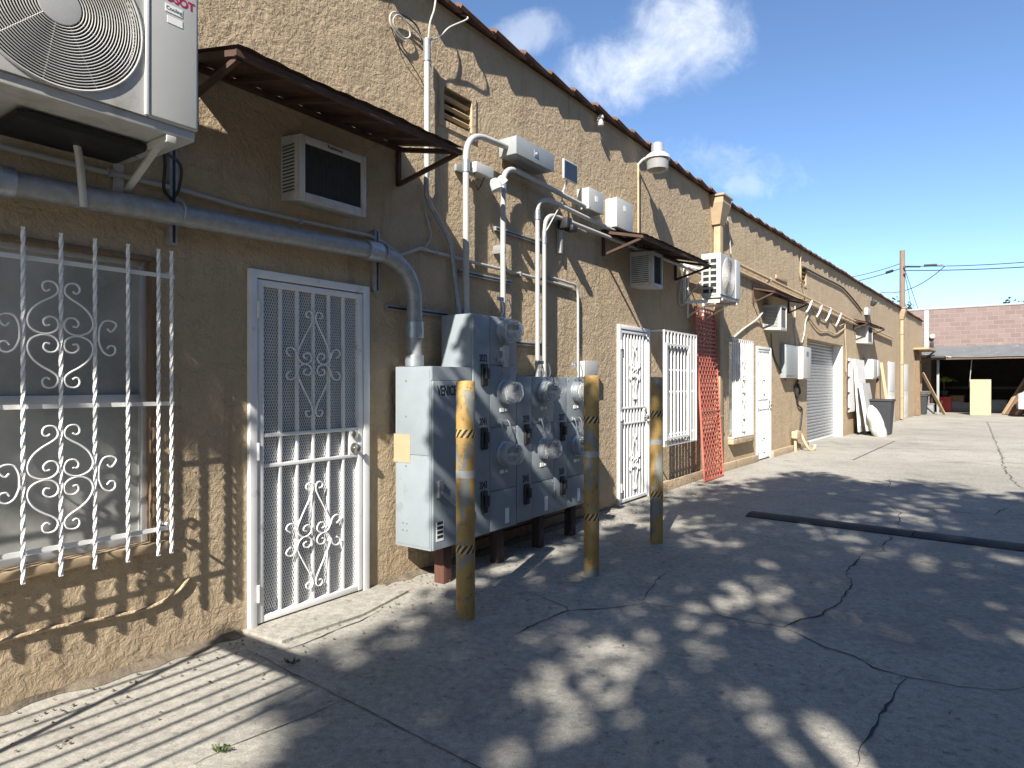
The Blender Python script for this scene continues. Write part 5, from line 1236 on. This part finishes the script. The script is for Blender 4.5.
# ------------------------------------------------------------------ pole, wires, far trees
PY = 37.0; PX = (902.3-512)/FPX*PY; PT = CAMH+(384-250.5)*PY/FPX
pl = thing('utility_pole', 'weathered wooden utility pole behind the far roof', 'utility pole', W, (PX, -PY, 0))
MB(pl, W).tube([(PX, -PY, 0), (PX, -PY, PT)], (.17, .13), 14).build('pole', POLEWOOD)
m = MB(pl, W)
for z in (PT-1.0, PT-1.35): m.lathe((PX, -PY+.17, z), (0, 1, .0), [(.02, -.05), (.05, 0), (.06, .06), (.03, .09), (.05, .12), (.01, .15)], 10)
m.build('insulator', M('brown porcelain', (.10, .05, .03), .3))
MB(pl, W).box(PX-.03, PX+.9, -PY+.14, -PY+.2, PT-.98, PT-.92).build('spacer_arm', BIN)
def sag(a, b2, d, k=14): 
    a, b2 = Vector(a), Vector(b2); return [tuple(a.lerp(b2, i/k)-Vector((0, 0, d*4*(i/k)*(1-i/k)))) for i in range(k+1)]
def at(px, py, Y): return ((px-512)/FPX*Y, -Y, CAMH+(384-py)*Y/FPX)
wires = [('upper power line from the pole to the right', at(902, 266, PY), at(1080, 257, PY-6), .15, .022), ('lower power line from the pole to the right', at(902, 270.5, PY), at(1080, 263, PY-6), .1, .026),
         ('power line from the pole over the roof to the left', at(902, 263, PY), at(840, 279, PY+4), .1, .018), ('lower power line from the pole over the roof to the left', at(902, 268, PY), at(836, 285, PY+4), .1, .022),
         ('sagging service drop looping from the right to the roof', at(945, 266, PY-2), at(880, 292, PY+2), .5, .02), ('guy wire from the pole down to the block garage', at(905, 270, PY), at(918, 309, PY+2), 0, .016), ('second guy wire from the pole down to the block garage', at(905, 274, PY), at(912, 311, PY+3), 0, .014)]
for lab, a, b2, d, rr in wires:
    t = thing('power_line', lab, 'wire', W, a, group='power lines at the pole'); MB(t, W).tube(sag(a, b2, d), rr, 6).build('wire', CABLEB)
t = thing('line_splice', 'black splice cylinder on the upper power line', 'splice', W, at(930, 265, PY-1)); MB(t, W).tube([at(924, 265.6, PY-.8), at(937, 265.0, PY-1.2)], .07, 8).build('sleeve', CABLEB)
MB(t, W).tube([at(937.2, 264.9, PY-1.2), at(943, 264.6, PY-1.4)], .04, 6).build('clamp', GALVDARK)
t = thing('line_clamp', 'black clamp on the power line left of the pole', 'splice', W, at(890, 271, PY+.8)); MB(t, W).tube([at(886, 272.8, PY+1), at(893, 270.6, PY+.7)], .08, 8).build('sleeve', CABLEB)

def leaves(mb, centre, rad, count, size, squash=1.0):
    for _ in range(count):
        v = Vector((random.gauss(0, 1), random.gauss(0, 1), random.gauss(0, 1))).normalized()*rad*random.random()**.45
        v.z *= squash; p = Vector(centre)+v
        a = Vector((random.uniform(-1, 1), random.uniform(-1, 1), random.uniform(-.7, .7))).normalized(); b2 = a.orthogonal().normalized()
        b2 = (b2*math.cos(random.random()*6)+a.cross(b2)*math.sin(random.random()*6))
        s = size*random.uniform(.6, 1.3)
        mb.face((p-a*s, p+b2*s*.45, p+a*s, p-b2*s*.45))
def far_tree(px, Y, h, rad, label, n=46):
    x = (px-512)/FPX*Y; t = thing('tree', label, 'tree', W, (x, -Y, 0), group='trees beyond the roofs')
    m = MB(t, W); m.tube([(x, -Y, 0), (x+.1, -Y, h*.4), (x, -Y, h*.8)], (.22, .07), 8)
    for k in range(6):
        a = k*1.05; m.tube([(x, -Y, h*.45), (x+math.cos(a)*rad*.4, -Y+math.sin(a)*rad*.4, h*.65), (x+math.cos(a)*rad*.7, -Y+math.sin(a)*rad*.7, h*.82)], (.09, .03), 6)
    m.build('trunk', BARK)
    m = MB(t, W)
    for k in range(n):
        a = random.uniform(0, 6.28); q_ = rad*math.sqrt(random.random()); c = (x+math.cos(a)*q_, -Y+math.sin(a)*q_, h*.78+random.uniform(-1, 1)*h*.2*(1-.5*q_/rad))
        leaves(m, c, .5, 42, .13)
    m.build('crown', LEAFDARK, smooth=False)
far_tree(893, 47, CAMH+(384-293)*47/FPX, 1.35, 'dark tree rising behind the far roof at the pole')
far_tree(1022, 52, CAMH+(384-294)*52/FPX, 1.7, 'dark tree just above the block garage at the right edge')

# ------------------------------------------------------------------ trees behind the camera, and unseen things added to shade the place
K = SUN[2]
def back(s, n, z, h):                     # walk from a shaded point up the sun ray to height h
    t = (h-z)/(-K); return (s-SUN[0]*t, n-SUN[1]*t, h)
clumps = []
def shade(s, n, z=0.0, h0=6.8, h1=10.5): clumps.append(back(s, n, z, random.uniform(h0, h1)))
N = 0
while N < 285:
    s, n = random.uniform(.9, 11.4), random.uniform(.5, 6.2)
    if s < 2.1 and n < 1.5: continue
    if s < 3.1 and n < .85: continue
    edge = 11.2 - 1.0*abs(mnoise.noise(Vector((n*.8, 3.3, 0))))*2 - max(0, (1.2-n))*2.2
    if s > edge: continue
    if mnoise.noise(Vector((s*1.05, n*1.7, 2.0))) > .25: continue
    shade(s, n); N += 1
wallc = []
for _ in range(60):                         # shade over the left part of the wall
    s, z = random.uniform(-.6, 1.5), random.uniform(1.65, 2.75)
    if mnoise.noise(Vector((s*2.2, z*2.2, 5.0))) > .22: continue
    wallc.append(back(s, .02, z, random.uniform(4.8, 6.5)))
small = []
for _ in range(85):                        # leaf clumps added to shade the meter cabinet around a lit diagonal band
    s, z = random.uniform(3.5, 5.5), random.uniform(.2, 2.0)
    band = z - (1.58 - .78*(s-3.85))
    if s > 3.75 and -.30 < band < .06: continue
    if s > 4.5 and band > .1 and z > 1.1: continue
    small.append(back(s, .44, z, random.uniform(4.4, 5.6)))
tr = [(-5.0, 5.6), (-9.4, 6.2), (-2.4, 8.6)]
labs = ['leafy shade tree behind the photographer on the alley side', 'shade tree nearest the building behind the photographer', 'shade tree farthest from the building to the right']
sets = [[], [], []]
for c in clumps:
    k = min(range(3), key=lambda i: (tr[i][0]-c[0])**2+(tr[i][1]-c[1])**2); sets[k].append(c)
for k, (ts, tn) in enumerate(tr):
    t = thing('tree', labs[k], 'tree', F1, (ts, tn, 0), group='shade trees behind the photographer')
    m = MB(t, F1); m.tube([(ts, tn, 0), (ts+.1, tn-.1, 1.6), (ts-.05, tn+.1, 4.2), (ts, tn, 6.4)], (.26, .13), 12, smooth=3)
    for c in sets[k]:
        if random.random() < .4:
            mid = ((ts+c[0])/2, (tn+c[1])/2, 5.2+.4*(c[2]-5.2)); m.tube([(ts, tn, 4.2+random.random()*2), mid, c], (.055, .012), 5, smooth=3)
    m.build('trunk', BARK)
    m = MB(t, F1)
    for c in sets[k]: leaves(m, c, .52, 88, .125, .75)
    for c in wallc:
        if min(range(3), key=lambda i: (tr[i][0]-c[0])**2+(tr[i][1]-c[1])**2) == k: leaves(m, c, .26, 40, .10, .8)
    for c in small:
        if min(range(3), key=lambda i: (tr[i][0]-c[0])**2+(tr[i][1]-c[1])**2) == k: leaves(m, c, .14, 16, .085, .8)
    m.build('crown', LEAF, smooth=False)
# unseen slatted frame added so its bars stripe the pavement with shade
ph_ = 2.0; off = ph_/(-K); ds_, dn_ = SUN[0]*off, SUN[1]*off
pg = thing('shadow_slats', 'unseen slatted steel frame added behind the camera to cast the pavement stripes', 'shadow_slats', F1, (2.05-ds_, 1.2, 0))
e1 = 2.05-ds_; e0 = e1-3.2; n0 = .12-dn_; nb = 8; n1 = n0+.115*(nb-1)
MB(pg, F1).box(e1, e1+.09, n0-.12, n1+.1, ph_-.05, ph_+.05).build('beam', WHITE)
MB(pg, F1).box(e0-.09, e0, n0-.12, n1+.1, ph_-.05, ph_+.05).build('beam', WHITE)
for i in range(nb): MB(pg, F1).box(e0, e1, n0+.115*i-.009, n0+.115*i+.009, ph_-.009, ph_+.009).build('slat', WHITE)
for s in (e0-.05, e1+.05):
    MB(pg, F1).box(s-.014, s+.014, n0-.11, n0-.082, 0, ph_-.051).build('post', WHITE)

# unseen building added across the alley, tall and dark to cut sky fill
ON = 11.0; OH = 6.6; OS0, OS1 = -26, 34
ob_ = thing('added_opposite_building', 'unseen two storey brown building added across the alley to block sky light', 'building', F1, (0, ON, 0))
OPP = M('brown painted plaster', (.17, .14, .11), .9, var=.2, vscale=1.5, bmp=.4, bscale=30, bdist=.01)
m = MB(ob_, F1); m.box(OS0, OS1, ON, ON+7, -.02, OH); m.build('wall', OPP, smooth=False)
m = MB(ob_, F1); m.box(OS0-.1, OS1+.1, ON-.12, ON+7.1, OH+.002, OH+.25, .03); m.build('roof', ROOFGRAVEL)
for i in range(14):
    for z0 in (1.0, 4.0):
        a = OS0+2+4.2*i; o = MB(ob_, F1).box(a, a+1.5, ON-.04, ON-.003, z0, z0+1.4, .01).build('window', ALUM)
        MB(ob_, F1).box(a+.07, a+1.43, ON-.048, ON-.041, z0+.07, z0+1.33).build('pane', GLASS, o, smooth=False)

# soil and grit gathered at the wall foot
SOIL = M('dry soil', (.13, .105, .075), .95, var=.4, vscale=18, bmp=.6, bscale=60, bdist=.01)
bm = bmesh.new()
def soil(f, s0, s1, wmax):
    s = s0; prev = None
    while s < s1:
        wd = .006+wmax*max(0, .45+mnoise.noise(Vector((s*1.7, f.D, 0)))+.6*mnoise.noise(Vector((s*7, 3, f.D))))
        zz = .012+.012*mnoise.noise(Vector((s*9, 1, 1)))
        r_ = [bm.verts.new(f.P(s, 0.001, zz+.016)), bm.verts.new(f.P(s, wd*.5, zz)), bm.verts.new(f.P(s, wd, .0025))]
        if prev:
            for k in (0, 1): bm.faces.new((prev[k], prev[k+1], r_[k+1], r_[k]))
        prev = r_; s += .035
soil(F1, -1.5, d0s-.04, .10); soil(F1, d1s+.14, D2[0]-.02, .11); soil(F1, D2[1]+.02, F1.s(650), .08)
for i in range(900):
    f = F1; s_ = random.uniform(.2, 10); n_ = abs(random.gauss(0, .28))+.02; c_ = f.P(s_, n_, .006); r_ = random.uniform(.003, .011)
    q = [bm.verts.new(c_+Vector((math.cos(a)*r_*random.uniform(.6, 1.2), math.sin(a)*r_*random.uniform(.6, 1.2), random.uniform(0, .4)*r_))) for a in (0, 1.3, 2.5, 3.8, 5)]
    t_ = bm.verts.new(c_+Vector((0, 0, r_*.9)))
    for k in range(5): bm.faces.new((q[k], q[(k+1) % 5], t_))
me = bpy.data.meshes.new('soil_and_grit'); bm.to_mesh(me); bm.free(); me.materials.append(SOIL)
o = bpy.data.objects.new('soil_and_grit', me); COL.objects.link(o); tag(o, kind='stuff')
# dry leaves blown over the pavement
DRY = M('dry leaf litter', (.17, .115, .05), .8, var=.5, vscale=3, bmp=0)
bm = bmesh.new()
for i in range(620):
    s_ = random.uniform(.8, 14); n_ = random.uniform(.05, 6.5)**1.0 if random.random() < .6 else abs(random.gauss(0, .35))+.03
    c_ = F1.P(s_, n_, random.uniform(.006, .012)); a = random.uniform(0, 6.28); L_ = random.uniform(.007, .018); w_ = L_*random.uniform(.3, .5)
    d_ = Vector((math.cos(a), math.sin(a), random.uniform(-.1, .3))); e_ = Vector((-math.sin(a), math.cos(a), random.uniform(-.3, .3)))
    bm.faces.new([bm.verts.new(c_+v) for v in (-d_*L_, e_*w_, d_*L_, -e_*w_)])
me = bpy.data.meshes.new('leaf_litter'); bm.to_mesh(me); bm.free(); me.materials.append(DRY)
o = bpy.data.objects.new('leaf_litter', me); COL.objects.link(o); tag(o, kind='stuff')
GRASS = M('weed green', (.07, .10, .03), .7, bmp=0)
for px, py, lab in ((292, 664, 'tiny grass weed in the pavement joint before the nearest door'), (222, 752, 'tiny weed in the pavement crack at the bottom left'), (700, 486, 'small weed at the foot of the red mesh panel')):
    p_ = gnd(px, py); t = thing('weed', lab, 'weed', W, (p_.x, -p_.y, 0), group='weeds in the pavement')
    m = MB(t, W)
    for i in range(34):
        a = random.uniform(0, 6.28); q_ = random.uniform(0, .03); b_ = Vector((p_.x+math.cos(a)*q_, -p_.y+math.sin(a)*q_*.6, .003)); h_ = random.uniform(.01, .028)
        d_ = Vector((math.cos(a), math.sin(a), 0))*h_*.8; e_ = Vector((-math.sin(a), math.cos(a), 0))*.002
        m.face((b_-e_, b_+e_, b_+d_*.6+Vector((0, 0, h_))+e_*.6)); m.face((b_-e_, b_+d_*.6+Vector((0, 0, h_))+e_*.6, b_+d_+Vector((0, 0, h_*.8))))
    m.build('blades', GRASS, smooth=False)
